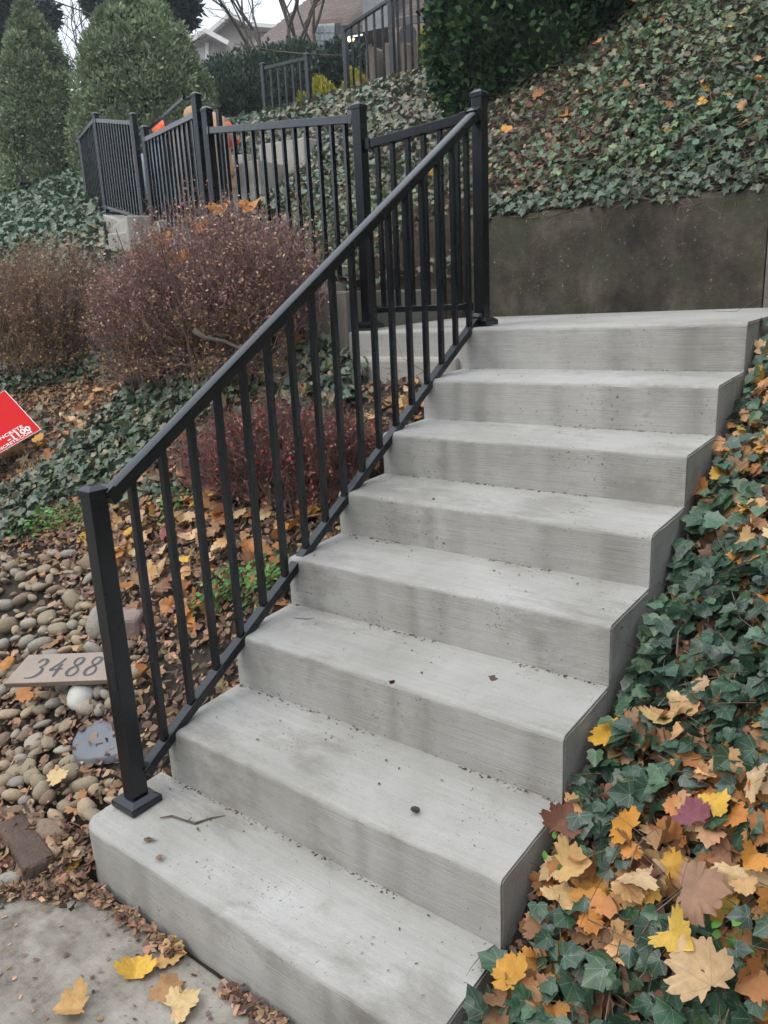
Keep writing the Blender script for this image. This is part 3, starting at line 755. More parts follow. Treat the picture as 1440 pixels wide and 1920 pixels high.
x, y = region(-2.3, 1.45, 1.7, .5, 8500, -.35); P = settle(x, y, .03)
o = scatter('leaf_litter', CHIP + MAPLE_LO[:1], P, frames(P, .5, (0, -1, 0), 5), RNG.uniform(.012, .042, len(P)), pick(TANC + [(.36, .2, .09)], len(P), .25), M['dry'], None, 'stuff')
tag(o, 'brown leaf litter collected under and below the brown bushes', 'leaf litter')
# --- ivy patches left of the steps, placed on the ground
lv = empty('ivy_patch', (-1.2, 1.8, 1.1), 'blue green ivy patches creeping over the slope under the brown bushes', 'ivy')
Ps = []
def patch(px, py, rx, ry, N, ang=0.0, lift=.1):
    c = at(px, py); x, y = region(c[0], c[1], rx, ry, N, ang); Ps.append(settle(x, y, lift))
for a in ((300, 760, .66, .36, 3400, .5), (420, 700, .5, .28, 2000, .5), (60, 720, .8, .22, 1300, .4), (230, 690, .4, .16, 500, .4), (180, 880, .45, .20, 900, .5), (90, 930, .38, .16, 800, .4), (60, 650, 1.0, .35, 1700, .5),
          (150, 600, .7, .3, 1200, .5), (20, 830, .5, .18, 350, .4), (560, 730, .35, .18, 500, .4), (600, 660, .4, .2, 500, .4), (480, 620, .7, .3, 900, .5),
          (20, 1000, .2, .07, 200, .3), (280, 940, .2, .1, 120, .3), (640, 760, .12, .2, 90, .3), (240, 880, .35, .16, 350, .3)):
    patch(*a)
P = np.concatenate(Ps); S = RNG.uniform(.025, .056, len(P)); C = pick(IVC, len(P))
dead = RNG.uniform(0, 1, len(P)) < .14; C[dead] = pick([(.16, .13, .07), (.25, .20, .12)], int(dead.sum()))
Fr = frames(P, .5, (.2, -1, -.6), .8)
xx, yy, dd_ = proj(P); order = np.argsort(dd_); vis = order[(xx[order] > 0) & (xx[order] < 700) & (yy[order] > 0) & (yy[order] < 1100)]
first = vis[:300]; rest = np.setdiff1d(np.arange(len(P)), first)
scatter('leaves', IVY, P[rest], Fr[rest], S[rest], C[rest], M['ivy'], lv, 'stuff')
leaf_objs('leaf', IVY_NEAR, P[first], Fr[first], S[first], C[first], M['ivy'], lv)
x, y = rect(-6, 0, .8, 4, 2600); P = settle(x, y, .08); tangle('dead_runners', P, RNG.uniform(.08, .35, len(P)), M['vine'], lv, rad=.2)

# far left ground cover around the spruces
x, y = rect(-14, -5.6, 2.6, 9, 30000); P = settle(x, y, .16); P = P[P[:, 1] > 2.3]
P = P[RNG.uniform(0, 1, len(P)) < .3 + .7 * sstep(P[:, 1], 3.2, 4.2)]
gc = scatter('pachysandra', IVY, P, frames(P, .7, (0, -1, -.3), 1), RNG.uniform(.05, .10, len(P)), pick([(.07, .12, .07), (.10, .16, .10), (.05, .10, .055), (.14, .19, .11)], len(P)), M['ivy'], None, 'stuff')
tag(gc, 'pale green ground cover under the rounded spruces at far left', 'ground cover')
# path side and hedge foot cover
x, y = rect(-6.5, -1.4, 3.3, 8.5, 26000); P = settle(x, y, .14, .06)
P = P[RNG.uniform(0, 1, len(P)) < .25 + .75 * (fbm(P[:, 0], P[:, 1], 9) > -.12)]
gc = scatter('ivy_cover', IVY, P, frames(P, .6, (0, -1, -.6), 1), RNG.uniform(.035, .075, len(P)), pick(IVC + [(.13, .14, .07), (.20, .16, .09), (.24, .17, .11), (.15, .14, .08), (.18, .13, .08)], len(P)), M['ivy'], None, 'stuff')
tag(gc, 'mixed green and brown ivy between the path and the upper railings', 'ground cover')

# ivy hanging on the cut faces of the bank beside the path
Pv = []
for s_, n_ in [(SLAB[4], 2600)] + [(q_, 500) for q_ in SLAB[:4]]:
    u_ = np.array([math.cos(s_[4]), math.sin(s_[4])]); w_ = np.array([-u_[1], u_[0]])
    if w_[1] < 0: w_ = -w_
    for a_, b_, nn in ((1, None, n_), (None, 1, n_ // 2), (None, -1, n_ // 2)):
        ta = RNG.uniform(-1, 1, nn)
        xy = np.array([s_[0], s_[1]]) + (w_ * (s_[3] - .02) * a_ + u_[None] * (ta * s_[2])[:, None] if a_ else u_ * (s_[2] - .02) * b_ + w_[None] * (ta * s_[3])[:, None])
        hh_ = H(xy[:, 0], xy[:, 1]); k_ = hh_ > s_[5] + .03
        if s_ is not SLAB[4] and b_: continue
        z_ = s_[5] + (hh_ - s_[5]) * RNG.uniform(0, 1.05, nn); Pv.append(np.stack([xy[:, 0], xy[:, 1], z_], -1)[k_])
Pv = np.concatenate(Pv)
o = scatter('ivy_cover', IVY, Pv, euler_frames(np.tile([.6, -.8, .4], (len(Pv), 1)), .8, .5, (0, 0, -1)), RNG.uniform(.04, .075, len(Pv)), pick(IVC + [(.2, .16, .09)], len(Pv)), M['ivy'], None, 'stuff')
tag(o, 'ivy hanging over the earth bank behind the path', 'ivy')

# --- right foreground: ivy plants and maple leaves
rv = empty('ivy_plant', (1.35, .8, .5), 'veined dark green ivy growing beside the right edge of the concrete steps', 'ivy')
x, y = rect(1.12, 2.6, 0.02, 3.0, 11000)
k = fbm(x * 3.1, y * 3.1, 51, 3) + .14 * sstep(y, .3, 1.3) + .035 - .05 * sstep(x, 1.35, 1.6) > .0
x, y = x[k], y[k]; P = settle(x, y, .125, .03); P = P[P[:, 0] < 2.5]
S = RNG.uniform(.026, .062, len(P)); C = pick([(.022, .068, .032), (.018, .05, .028), (.032, .085, .045), (.05, .11, .05), (.028, .06, .042)], len(P))
Fr = frames(P, .42, (-.2, -1, -.5), 1.0)
xx, yy, dd_ = proj(P); order = np.argsort(dd_); vis = order[(xx[order] > 0) & (xx[order] < 1470) & (yy[order] < 1950)]
first = vis[:300]; rest = np.setdiff1d(np.arange(len(P)), first)
leaf_objs('leaf', IVY_NEAR, P[first], Fr[first], S[first], C[first], M['ivy'], rv, 12)
scatter('leaves', IVY_NEAR, P[rest], Fr[rest], S[rest], C[rest], M['ivy'], rv, 'stuff')
x, y = rect(1.15, 2.3, .05, 2.8, 1500); P = settle(x, y, .11); tangle('stems', P, RNG.uniform(.06, .28, len(P)), M['vine'], rv, rad=.2)

COLN = [('yellow', (.62, .38, .06)), ('orange', (.56, .25, .055)), ('tan', (.56, .33, .15)), ('pale', (.64, .45, .25)), ('brown', (.32, .17, .085)), ('rust', (.42, .18, .06)), ('wine red', (.22, .055, .06))]
def lname(place):
    def f(p, col):
        n = min(COLN, key=lambda c: sum((c[1][i] / sum(c[1]) * 2 + c[1][i] - col[i] / sum(col) * 2 - col[i]) ** 2 for i in range(3)))[0]
        return f'{n} fallen maple leaf {place(p)}'
    return f
MCOL = [c for _, c in COLN]
ORD = ['bottom', 'second', 'third', 'fourth', 'fifth', 'sixth', 'seventh', 'landing']
def leaves(x, y, n_obj, sz, place, grp, w=(1, 2, 4, 3, 2.5, 2, .3), lift=.09, lo=False, tilt=.4, viewbox=None, area='leaves'):
    P = settle(x, y, 0, .03); P[:, 2] += .012 + RNG.uniform(0, 1, len(P)) ** 1.3 * lift
    S = RNG.uniform(*sz, len(P)); C = pick(MCOL, len(P), .12, w); Fr = frames(P, tilt, (0, -1, 0), 3)
    xx, yy, dd_ = proj(P); order = np.argsort(dd_)
    vis = order[(xx[order] > -10) & (xx[order] < 1450) & (yy[order] < 1930) & (yy[order] > 0)]
    first = vis[:n_obj]; rest = np.setdiff1d(np.arange(len(P)), first)
    leaf_objs('maple_leaf', MAPLE, P[first], Fr[first], S[first], C[first], M['dry'], None, 5, cat='leaf', group=grp, labelf=lname(place))
    if len(rest):
        o = scatter('fallen_leaves', MAPLE_LO if lo else MAPLE[:6], P[rest], Fr[rest], S[rest], C[rest], M['dry'], None, 'stuff')
        tag(o, area, 'leaves')
x, y = rect(1.14, 2.6, .0, 3.0, 3800); P = settle(x, y, .04, .03)
o = scatter('fallen_leaves', MAPLE_LO, P, frames(P, .5, (0, -1, 0), 3), RNG.uniform(.025, .06, len(P)), pick([(.28, .15, .08), (.38, .22, .11), (.18, .10, .06), (.46, .29, .15), (.42, .21, .06)], len(P), .2), M['dry'], None, 'stuff')
tag(o, 'older brown leaves under the bright maple leaves right of the steps', 'leaves')
x, y = rect(1.14, 2.6, .0, 3.0, 5200)
k = (RNG.uniform(0, 1, len(x)) < np.where(y < .8, 1, .75)) & (fbm(x * 2.7, y * 2.7, 91, 3) > -.13)
leaves(x[k], y[k], 185, (.028, .066), lambda p: ('touching' if p[0] < 1.24 else ('a hand away from' if p[0] < 1.36 else 'out on the bank beside')) + ' the ' + ORD[min(7, max(0, int(p[1] / T_)))] + ' step',
       'fallen maple leaves right of the steps', w=(.9, 2.8, 5, 2.6, 2.4, 2.4, .06), area='tan and orange maple leaves piled along the right bank')
x, y = rect(-3.6, .0, .02, 2.4, 1700)
k = (fbm(x * 2.2, y * 2.2, 17, 3) > -.04) & (RNG.uniform(0, 1, len(x)) < 1 / (1 + np.maximum(0, -x - 1.2))) & ((y > .55 - .25 * x) | (RNG.uniform(0, 1, len(x)) < .14))
leaves(x[k], y[k], 55, (.035, .07), lambda p: ('close behind the stair railing' if p[0] > -.35 else ('behind the railing below the red bush' if p[0] > -.9 else 'on the slope above the stones')) + (' low down' if p[1] < .7 else (' halfway up' if p[1] < 1.2 else ' near the ivy')),
       'fallen leaves on the slope left of the steps', w=(.8, 1.5, 3, 3, 3, 2.5, .6), lift=.05, area='dull tan leaves spread over the slope left of the steps')
x, y = rect(-1.6, 2.2, 3.1, 7, 420)
k = fbm(x * 1.3, y * 1.3, 71) > -.04; x, y = x[k], y[k]
leaves(x, y, 45, (.032, .058), lambda p: 'caught in the ivy above the stained wall', 'maple leaves caught in the upper ivy', w=(1, 5, 1.5, 1, .8, 1, .2), lift=.12, area='orange and tan leaves higher in the ivy bank')

# salient single leaves
def leaf_at(pos, size, col, label, spin, v=0, tilt=.12, sloped=True):
    p = np.array([pos]); n = nrm(p[:, 0], p[:, 1]) if sloped else np.array([[0, 0, 1.0]])
    Fr = euler_frames(n, 0, tilt, (math.cos(spin), math.sin(spin), 0))
    tv, tf = MAPLE[v]; uv = np.stack([.5 + tv[:, 0] * .9, .25 + tv[:, 1] * .7], -1)
    me = fast_mesh('maple_leaf', tv, tf, uv, np.tile(col, (len(tv), 1)), smooth=True); me.materials.append(M['dry'])
    o = bpy.data.objects.new('maple_leaf', me); COL.objects.link(o)
    o.matrix_local = Matrix([list(Fr[0][r] * size) + [float(p[0][r])] for r in range(3)] + [[0, 0, 0, 1]])
    return tag(o, label, 'leaf')
def atz(px, py, z): d = ray(px, py); return cam_loc + d * (z - cam_loc[2]) / d[2]
YL, TL, PL = (.66, .40, .06), (.55, .34, .13), (.62, .45, .22)
for (px, py, c, s, sp, v, lab) in (
    (302, 1790, TL, .066, .6, 0, 'ochre maple leaf lying alone on the sidewalk below the bottom step'),
    (252, 1835, YL, .070, 2.4, 3, 'bright yellow maple leaf with a dark spot on the sidewalk'),
    (298, 1845, (.40, .22, .10), .07, .2, 5, 'curled brown leaf overlapping the bright yellow one on the sidewalk'),
    (155, 1893, TL, .066, -2.4, 6, 'golden leaf near the lower left of the sidewalk'),
    (322, 1893, PL, .072, 1.2, 8, 'pale yellow leaf nearest the litter line at the foot of the steps'),
    (120, 1628, YL, .055, 1.0, 0, 'small yellow maple leaf on the litter beside the brown rock')):
    q = atz(px, py, .008); q[2] = .010 if q[1] < -.02 else float(H(q[0], q[1])) + .02
    leaf_at(q, s, c, lab, sp, v, .06)
for (px, py, c, s, sp, v, lab) in (
    (95, 1465, PL, .062, 1.3, 0, 'pale gold maple leaf on the stones left of the post base'),
    (1335, 1850, (.60, .42, .24), .088, 2.2, 6, 'largest pale tan maple leaf in the lower right corner'),
    (970, 1840, (.58, .30, .05), .060, 2.8, 3, 'bright orange yellow leaf beside the lowest step corner'),
    (1280, 1665, (.30, .17, .11), .088, .3, 7, 'large smooth brown leaf standing in the right foreground'),
    (1255, 1745, (.62, .42, .08), .062, -.4, 6, 'yellow ribbed maple leaf under the large brown leaf'),
    (1145, 1385, (.62, .35, .03), .07, 2.2, 0, 'round yellow leaf against the side of the third step'),
    (1245, 1360, (.56, .40, .17), .07, 1.9, 6, 'yellowish tan leaf framed by ivy right of the third step'),
    (1330, 1515, YL, .055, 1.0, 8, 'small vivid yellow leaf next to a purple leaf'),
    (1305, 1540, (.20, .06, .085), .055, 2.0, 1, 'purple red leaf next to the vivid yellow leaf'),
    (1185, 1555, (.55, .25, .03), .065, 2.9, 0, 'orange star shaped leaf in the middle of the right foreground'),
    (1050, 1560, (.17, .07, .045), .068, 1.6, 4, 'dark rust curled leaf leaning on the second step'),
    (1055, 1625, (.58, .38, .16), .068, .5, 6, 'tan folded leaf below the dark rust leaf'),
    (1045, 1690, (.58, .40, .19), .058, 1.7, 8, 'upright pale leaf near the side of the lowest step')):
    q = at(px, py); q = q + (cam_loc - q) / np.linalg.norm(cam_loc - q) * .115
    leaf_at(q, s, c, lab, sp, v, .18)
for (px, py, D) in ((333, 474, 4.05), (368, 420, 4.1), (410, 385, 4.1), (300, 440, 4.2), (470, 380, 4.0)):
    q = atd(px, py, D); Fr = euler_frames(np.array([[.5, -.7, .6]]), 0, .3, (0, .3, -1))
    tv, tf = MAPLE[4]; me = fast_mesh('maple_leaf', tv, tf, np.stack([.5 + tv[:, 0] * .9, .25 + tv[:, 1] * .7], -1), np.tile((.55, .23, .04), (len(tv), 1)), smooth=True); me.materials.append(M['dry'])
    o = bpy.data.objects.new('maple_leaf', me); COL.objects.link(o); o.matrix_local = Matrix([list(Fr[0][r] * .085) + [float(q[r])] for r in range(3)] + [[0, 0, 0, 1]])
    tag(o, 'orange maple leaf caught in the twigs of the large brown bush', 'leaf', 'maple leaves caught in the brown bush')

# green herbs
def herb(px, py, rx, ry, N, col, label, sz=(.018, .032), ang=.5):
    c = at(px, py); x, y = region(c[0], c[1], rx, ry, N, ang); P = settle(x, y, .10, .0)
    o = scatter('herb_clump', OVA, P, euler_frames(np.tile([0, -.3, 1.0], (len(P), 1)), .9, .5, (0, -1, -.3)), RNG.uniform(*sz, len(P)), pick(col, len(P), .2), M['leaf'], None)
    tag(o, label, 'plant', kind='stuff')
LG = [(.10, .24, .05), (.075, .19, .045), (.14, .28, .08)]
herb(465, 1110, .24, .10, 420, LG, 'bright green leafy weed behind the lower railing')
herb(120, 985, .28, .09, 420, LG, 'low green weed between the stones and the ivy')
herb(680, 850, .12, .10, 160, [(.10, .17, .05), (.14, .2, .08)], 'small yellowish weed on the bare soil behind the railing', (.012, .02))
herb(330, 960, .13, .06, 130, LG, 'tiny green weed behind the bottom railing post', (.014, .026))
herb(1040, 1660, .05, .05, 14, [(.12, .32, .05)], 'single clover sprig at the side of the lowest step', (.02, .03))
herb(1370, 1830, .06, .05, 24, [(.10, .26, .05)], 'fresh green sprig among the leaves in the lower right', (.02, .035))

# ================================================================== STONES
def stone_mesh(seed, flat=.6):
    import bmesh
    rs = np.random.default_rng(seed); bm = bmesh.new(); bmesh.ops.create_icosphere(bm, subdivisions=2, radius=1)
    sx, sy, sz = rs.uniform(.75, 1.25), rs.uniform(.6, 1.0), rs.uniform(flat * .7, flat * 1.2); ph = rs.uniform(0, 6, 6)
    for v in bm.verts:
        p = v.co; k = 1 + .10 * math.sin(2.1 * p.x + ph[0]) + .09 * math.sin(2.6 * p.y + ph[1]) + .08 * math.sin(3.1 * p.z + ph[2]) + .05 * math.sin(4 * p.x + 3 * p.y + ph[3])
        v.co = Vector((p.x * sx, p.y * sy, p.z * sz)) * k
    me = bpy.data.meshes.new('river_stone'); bm.to_mesh(me); bm.free()
    me.polygons.foreach_set('use_smooth', [True] * len(me.polygons)); return me
SMAT = [mat_simple('stone_' + n_, c, .78, 6, .28, .35, .02, obj=True) for n_, c in
        (('olive', (.27, .225, .155)), ('tan', (.37, .285, .19)), ('grey', (.27, .25, .215)), ('brown', (.20, .145, .10)), ('pale', (.34, .30, .24)))]
SN = ['olive', 'tan', 'grey', 'brown', 'pale']
PROT = {}
for s_ in range(7):
    for c_ in range(5):
        me = stone_mesh(100 + s_) if c_ == 0 else PROT[(s_, 0)].copy()
        me.materials.clear(); me.materials.append(SMAT[c_]); PROT[(s_, c_)] = me
cand = []
corner = [at(0, 1120), at(215, 1090), at(235, 1500), at(200, 1660), at(0, 1700)]
tries = 0
while len(cand) < 285 and tries < 16000:
    tries += 1
    px, py = RNG.uniform(-90, 262), RNG.uniform(1040, 1620)
    if px > 100 and py > 1540: continue
    if 140 < px < 262 and 1350 < py < 1470: continue
    if px > 205 and py < 1180: continue
    q = at(px, py); r = float(RNG.uniform(.018, .037) * (1 + (RNG.uniform() < .12) * .45))
    if RNG.uniform() > .95 - .5 * (60 < px < 240 and 1340 < py < 1480): continue
    if all((q[0] - c[0]) ** 2 + (q[1] - c[1]) ** 2 > (.78 * (r + c[3])) ** 2 for c in cand) and not in_solid(q[0], q[1], r * .9): cand.append((q[0], q[1], q[2], r))
for (x_, y_, z_, r_) in cand:
    c_ = int(RNG.choice(5, p=[.36, .28, .14, .14, .08])); me = PROT[(int(RNG.integers(0, 7)), c_)]
    o = bpy.data.objects.new('river_stone', me); COL.objects.link(o)
    o.location = (x_, y_, z_ + r_ * .42); o.scale = (r_ * 1.12,) * 3; o.rotation_euler = (RNG.normal(.3, .25), RNG.normal(0, .3), RNG.uniform(0, 6.28))
    px_, py_, _ = proj(np.array([[x_, y_, z_]])); fy = float(py_[0]); fx = float(px_[0])
    where = ('by the weeds' if fy < 1110 else 'above the number board' if fy < 1235 else 'level with the number board' if fy < 1290 else 'just below the number board' if fy < 1370 else 'level with the slate' if fy < 1450 else 'near the brown rock')
    where += (' at the left edge' if fx < 55 else ' mid bed' if fx < 125 else ' toward the railing post' if fx < 200 else ' behind the railing post')
    tag(o, f"{'small' if r_ < .021 else 'medium' if r_ < .030 else 'large'} {SN[c_]} river stone {where}", 'stone', 'river stones left of the steps')
def rock(pos, sc, rot, mat, label, seed, name='rock', flat=.8):
    o = link_mesh(name, stone_mesh(seed, flat), mat); o.location = tuple(pos); o.scale = sc; o.rotation_euler = rot
    return tag(o, label, 'rock')
WHT = mat_simple('white_stone', (.52, .54, .50), .6, 5, .12, .2, .02, obj=True)
q = at(152, 1320); rock(q + np.array([0, 0, .03]), (.042, .058, .04), (.5, .2, .5), WHT, 'smooth white wedge shaped stone below the number board', 5)
q = at(190, 1180); rock(q + np.array([0, 0, .04]), (.05, .085, .05), (.9, .1, .3), mat_simple('white_rock', (.42, .38, .33), .8, 8, .3, .8, .03, obj=True), 'rough whitish rock touching the back of the number board', 21)
m = MB(); q = at(243, 1175); m.obox(q[:2], .75, .055, .075, q[2] - .1, q[2] + .06)
o = m.build('stone_block', mat_simple('pink_block', (.25, .185, .165), .85, 9, .3, .5, .02), None, bevel=.015); tag(o, 'pinkish weathered stone block behind the bottom railing post', 'stone')
q = at(50, 1600)
m = MB(); m.obox(q[:2], -.18, .16, .05, q[2] - .06, q[2] + .055, .9)
o = m.build('brown_rock', mat_simple('brown_rock', (.095, .065, .05), .9, 12, .45, .9, .03), None, bevel=.02, seg=3); tag(o, 'long dark brown rock edging the sidewalk at the left', 'rock')
q = at(25, 1655); rock(q + np.array([0, 0, .01]), (.05, .035, .03), (0, 0, 1), SMAT[2], 'grey lumpy rock next to the long brown rock', 31)
c = at(190, 1395)
pl = MB(); n_ = 14; V = []; F = []
for j, (rr_, dz_) in enumerate(((1, -.012), (1, .010), (.93, .014), (.5, .017), (.0, .016))):
    for i in range(n_):
        a_ = i / n_ * 6.283; k_ = .085 * (1 + .22 * math.sin(2 * a_ + 1) + .1 * math.sin(3 * a_)); xx_ = c[0] + math.cos(a_) * k_ * 1.3 * rr_; yy_ = c[1] + math.sin(a_) * k_ * rr_
        V.append((xx_, yy_, float(H(c[0], c[1])) + .5 * (yy_ - c[1]) + dz_ + .003 * math.sin(30 * xx_)))
for j in range(4):
    for i in range(n_): F.append((j * n_ + i, j * n_ + (i + 1) % n_, (j + 1) * n_ + (i + 1) % n_, (j + 1) * n_ + i))
pl.add(V, F); o = pl.build('flagstone', mat_simple('blue_slate', (.135, .15, .175), .5, 9, .22, .4, .01), None, smooth=True); tag(o, 'flat blue grey slate half buried left of the railing post', 'stone')
# small rock, chips and sticks on the steps
def on_step(px, py, k): return atz(px, py, PZ[k] + .008)
q = on_step(778, 1522, 1); rock(q + np.array([0, 0, .006]), (.015, .012, .010), (.3, 0, .3), mat_simple('dark_pebble', (.07, .06, .055), .9, 30, .4, .6, .01, obj=True), 'dark angular pebble on the second tread', 44, 'pebble')
m = MB(); pts = [on_step(*p, 0) + np.array([0, 0, .006]) for p in ((300, 1537), (322, 1533), (352, 1543), (366, 1547), (395, 1538), (422, 1533))]
m.tube(pts, [.0015, .003, .003, .0036, .003, .002], 5); m.tube([pts[2], pts[2] + np.array([.006, .012, .008])], [.002, .001], 4)
tag(m.build('stick', M['twig'], None), 'thin crooked dark stick on the bottom tread by the post base', 'stick')
m = MB(); pts = [on_step(*p, 2) + np.array([0, 0, .004]) for p in ((553, 1161), (575, 1163), (592, 1161))]; m.tube(pts, [.001, .0015, .001], 4)
tag(m.build('twig', M['twig'], None), 'tiny curved twig on the fourth tread', 'twig')
crumb = []
for k in range(7):
    n0 = 46
    for _ in range(n0):
        x_ = RNG.uniform(.03, W_ - .04); y_ = PY[k] + .04 + (T_ - .05) * RNG.uniform(0, 1) ** (.7 if RNG.uniform() < .6 else .25)
        if vnoise(np.array(x_ * 5), np.array(y_ * 5 + k), 4) < .38: continue
        crumb.append((x_, y_, PZ[k] + .016 * (y_ - PY[k]) / T_ + .0025))
for k in range(7):
    for _ in range(170):
        x_ = RNG.uniform(.0, W_ - .01)
        if vnoise(np.array(x_ * 4), np.array(k * 3.3), 14) < .45: continue
        crumb.append((x_, PY[k + 1] - abs(RNG.normal(0, .007)) - .002, PZ[k] + .0165))
for k in range(60): crumb.append((RNG.uniform(-.55, 1.1), 1.97 + .88 * RNG.uniform() ** .6, PZ[7] + .02))
P = np.array(crumb); S = RNG.uniform(.002, .008, len(P)) * RNG.choice([1, 1, 1.5], len(P))
o = scatter('crumbs', CHIP, P, euler_frames(np.tile([0, 0, 1.0], (len(P), 1)), 3, .2, (0, 1, 0)), S, pick([(.09, .06, .045), (.14, .09, .06), (.06, .05, .045), (.2, .16, .12)], len(P)), M['dry'], None, 'stuff')
tag(o, 'small brown crumbs and debris scattered on the stair treads', 'debris')
for (px, py, k, lab, c) in ((276, 1575, 0, 'small brown wood chip below the stick', (.17, .11, .08)), (297, 1610, 0, 'reddish wood chip in the middle of the bottom tread', (.25, .15, .10)),
                            (735, 1282, 3, 'reddish crumbled leaf on the nosing of the fourth step', (.15, .06, .045)), (920, 1275, 3, 'dark crumb near the middle of the fourth tread', (.10, .06, .05))):
    q = on_step(px, py, k); P = np.array([q + np.array([RNG.normal(0, .004), RNG.normal(0, .003), .003]) for _ in range(4)])
    o = scatter('wood_chip', CHIP[:1], P, euler_frames(np.tile([0, 0, 1.0], (4, 1)), 1, .2, (1, 1, 0)), RNG.uniform(.012, .02, 4), np.tile(c, (4, 1)), M['dry'], None); tag(o, lab, 'debris')

# litter line along the foot of the bottom step
P = np.stack([RNG.uniform(-.08, .95, 1100), RNG.normal(-.018, .014, 1100) + 0, np.full(1100, .006)], -1)
P[:, 1] = np.minimum(P[:, 1], -.012) - (vnoise(P[:, 0] * 6, P[:, 0] * 0, 3) * .03); P[:, 2] += RNG.uniform(0, .012, len(P))
P = P[vnoise(P[:, 0] * 7, P[:, 0] * 0 + 4, 8) > .42]
o = scatter('leaf_litter', CHIP, P, euler_frames(np.tile([0, 0, 1.0], (len(P), 1)), 3, .4, (1, 0, 0)), RNG.uniform(.01, .03, len(P)), pick(TANC + [(.1, .06, .05)], len(P), .25), M['dry'], None, 'stuff')
tag(o, 'line of crushed brown leaves along the foot of the bottom riser', 'leaf litter')
x, y = region(-.36, -.08, .34, .10, 800, .2); P = np.stack([x, y, np.maximum(0, H(x, y)) + .008 + RNG.uniform(0, .03, len(x))], -1); P = P[~in_solid(x, y, .02)]
o = scatter('leaf_litter', CHIP + MAPLE_LO[:1], P, euler_frames(np.tile([0, 0, 1.0], (len(P), 1)), 3, .5, (1, 0, 0)), RNG.uniform(.012, .036, len(P)), pick(TANC + [(.2, .1, .07)], len(P), .25), M['dry'], None, 'stuff')
tag(o, 'pinkish brown leaf heap between the rock and the rounded step corner', 'leaf litter')

# ================================================================== NUMBER BOARD AND YARD SIGN
RV = np.array([CM[0, 0], CM[1, 0], 0.0]); RV /= np.linalg.norm(RV); FV = np.array([FW[0], FW[1], 0.0]); FV /= np.linalg.norm(FV)
def smooth_line(pts, n=8):
    P = np.array([pts[0]] + list(pts) + [pts[-1]], float); out = []
    for i in range(1, len(P) - 2):
        for t in np.linspace(0, 1, n, endpoint=False):
            a, b_, c_, d_ = P[i - 1], P[i], P[i + 1], P[i + 2]
            out.append(.5 * (2 * b_ + (c_ - a) * t + (2 * a - 5 * b_ + 4 * c_ - d_) * t * t + (3 * b_ - a - 3 * c_ + d_) * t ** 3))
    out.append(P[-2]); return np.array(out)
GLY = {'3': [[(.08, .80), (.25, .97), (.52, 1.0), (.70, .84), (.60, .65), (.36, .54)], [(.36, .54), (.64, .46), (.66, .24), (.42, .03), (.05, -.06), (-.28, -.05)]],
       '4': [[(.66, 1.02), (.40, .70), (.02, .36), (.45, .38), (.88, .40)], [(.62, .70), (.54, .35), (.46, -.04)]],
       '8': [[(.44, .55), (.18, .72), (.22, .93), (.47, 1.02), (.72, .92), (.68, .70), (.44, .55), (.12, .38), (.03, .16), (.22, 0), (.50, 0), (.72, .16), (.68, .38), (.44, .55)]]}
zb_ = 0.0
bl, br = at(6, 1284), at(214, 1276); zc = max(bl[2], br[2]) + .03
bl, br = atz(6, 1284, zc), atz(222, 1276, zc); tl_, tr_ = atz(52, 1229, zc), atz(214, 1218, zc)
u_ = (br - bl) / np.linalg.norm(br - bl); vh = np.cross([0, 0, 1.0], u_); v_ = vh * math.cos(R(27)) + np.array([0, 0, math.sin(R(27))]); nB = np.cross(u_, v_)
L_ = float(np.linalg.norm(br - bl)); wd = .05
while proj(np.array([bl + u_ * L_ * .5 + v_ * wd]))[1][0] > 1227 and wd < .5: wd += .002
nb = empty('number_board', tuple(bl), 'pinkish tan stone board engraved with the number 3488 lying on the river stones', 'number board')
m = MB(); c0 = bl + np.array([0, 0, .004])
cs = [c0, c0 + u_ * L_, c0 + u_ * L_ + v_ * wd, c0 + v_ * wd + u_ * .05]
m.hexa([tuple(p - nB * .026) for p in cs] + [tuple(p) for p in cs])
m.build('board', mat_simple('pink_stone', (.31, .255, .215), .75, 14, .13, .25, .004), nb, bevel=.003)
DG = mat_simple('engraved_grey', (.085, .085, .095), .8, 30, .2)
hN = wd * .60; wN = L_ * .125
for i, ch in enumerate('3488'):
    m = MB(); org = c0 + u_ * (L_ * (.20 + .158 * i)) + v_ * wd * .2 + nB * .0012
    for s_ in GLY[ch]:
        pts = smooth_line(s_)
        W2 = np.array([org + u_ * (p[0] * wN + p[1] * wN * .30) + v_ * p[1] * hN for p in pts])
        d_ = np.gradient(W2, axis=0); d_ /= np.linalg.norm(d_, axis=1, keepdims=True) + 1e-9; sdv = np.cross(d_, nB)
        th_ = hN * (.03 + .055 * np.abs(d_ @ v_) * np.sin(np.linspace(.25, 2.9, len(pts))))[:, None]
        A_ = W2 + sdv * th_; B2_ = W2 - sdv * th_; n_ = len(pts)
        m.add(list(A_) + list(B2_) , [(j, j + n_, j + n_ + 1, j + 1) for j in range(n_ - 1)])
    m.build('digit', DG, nb)

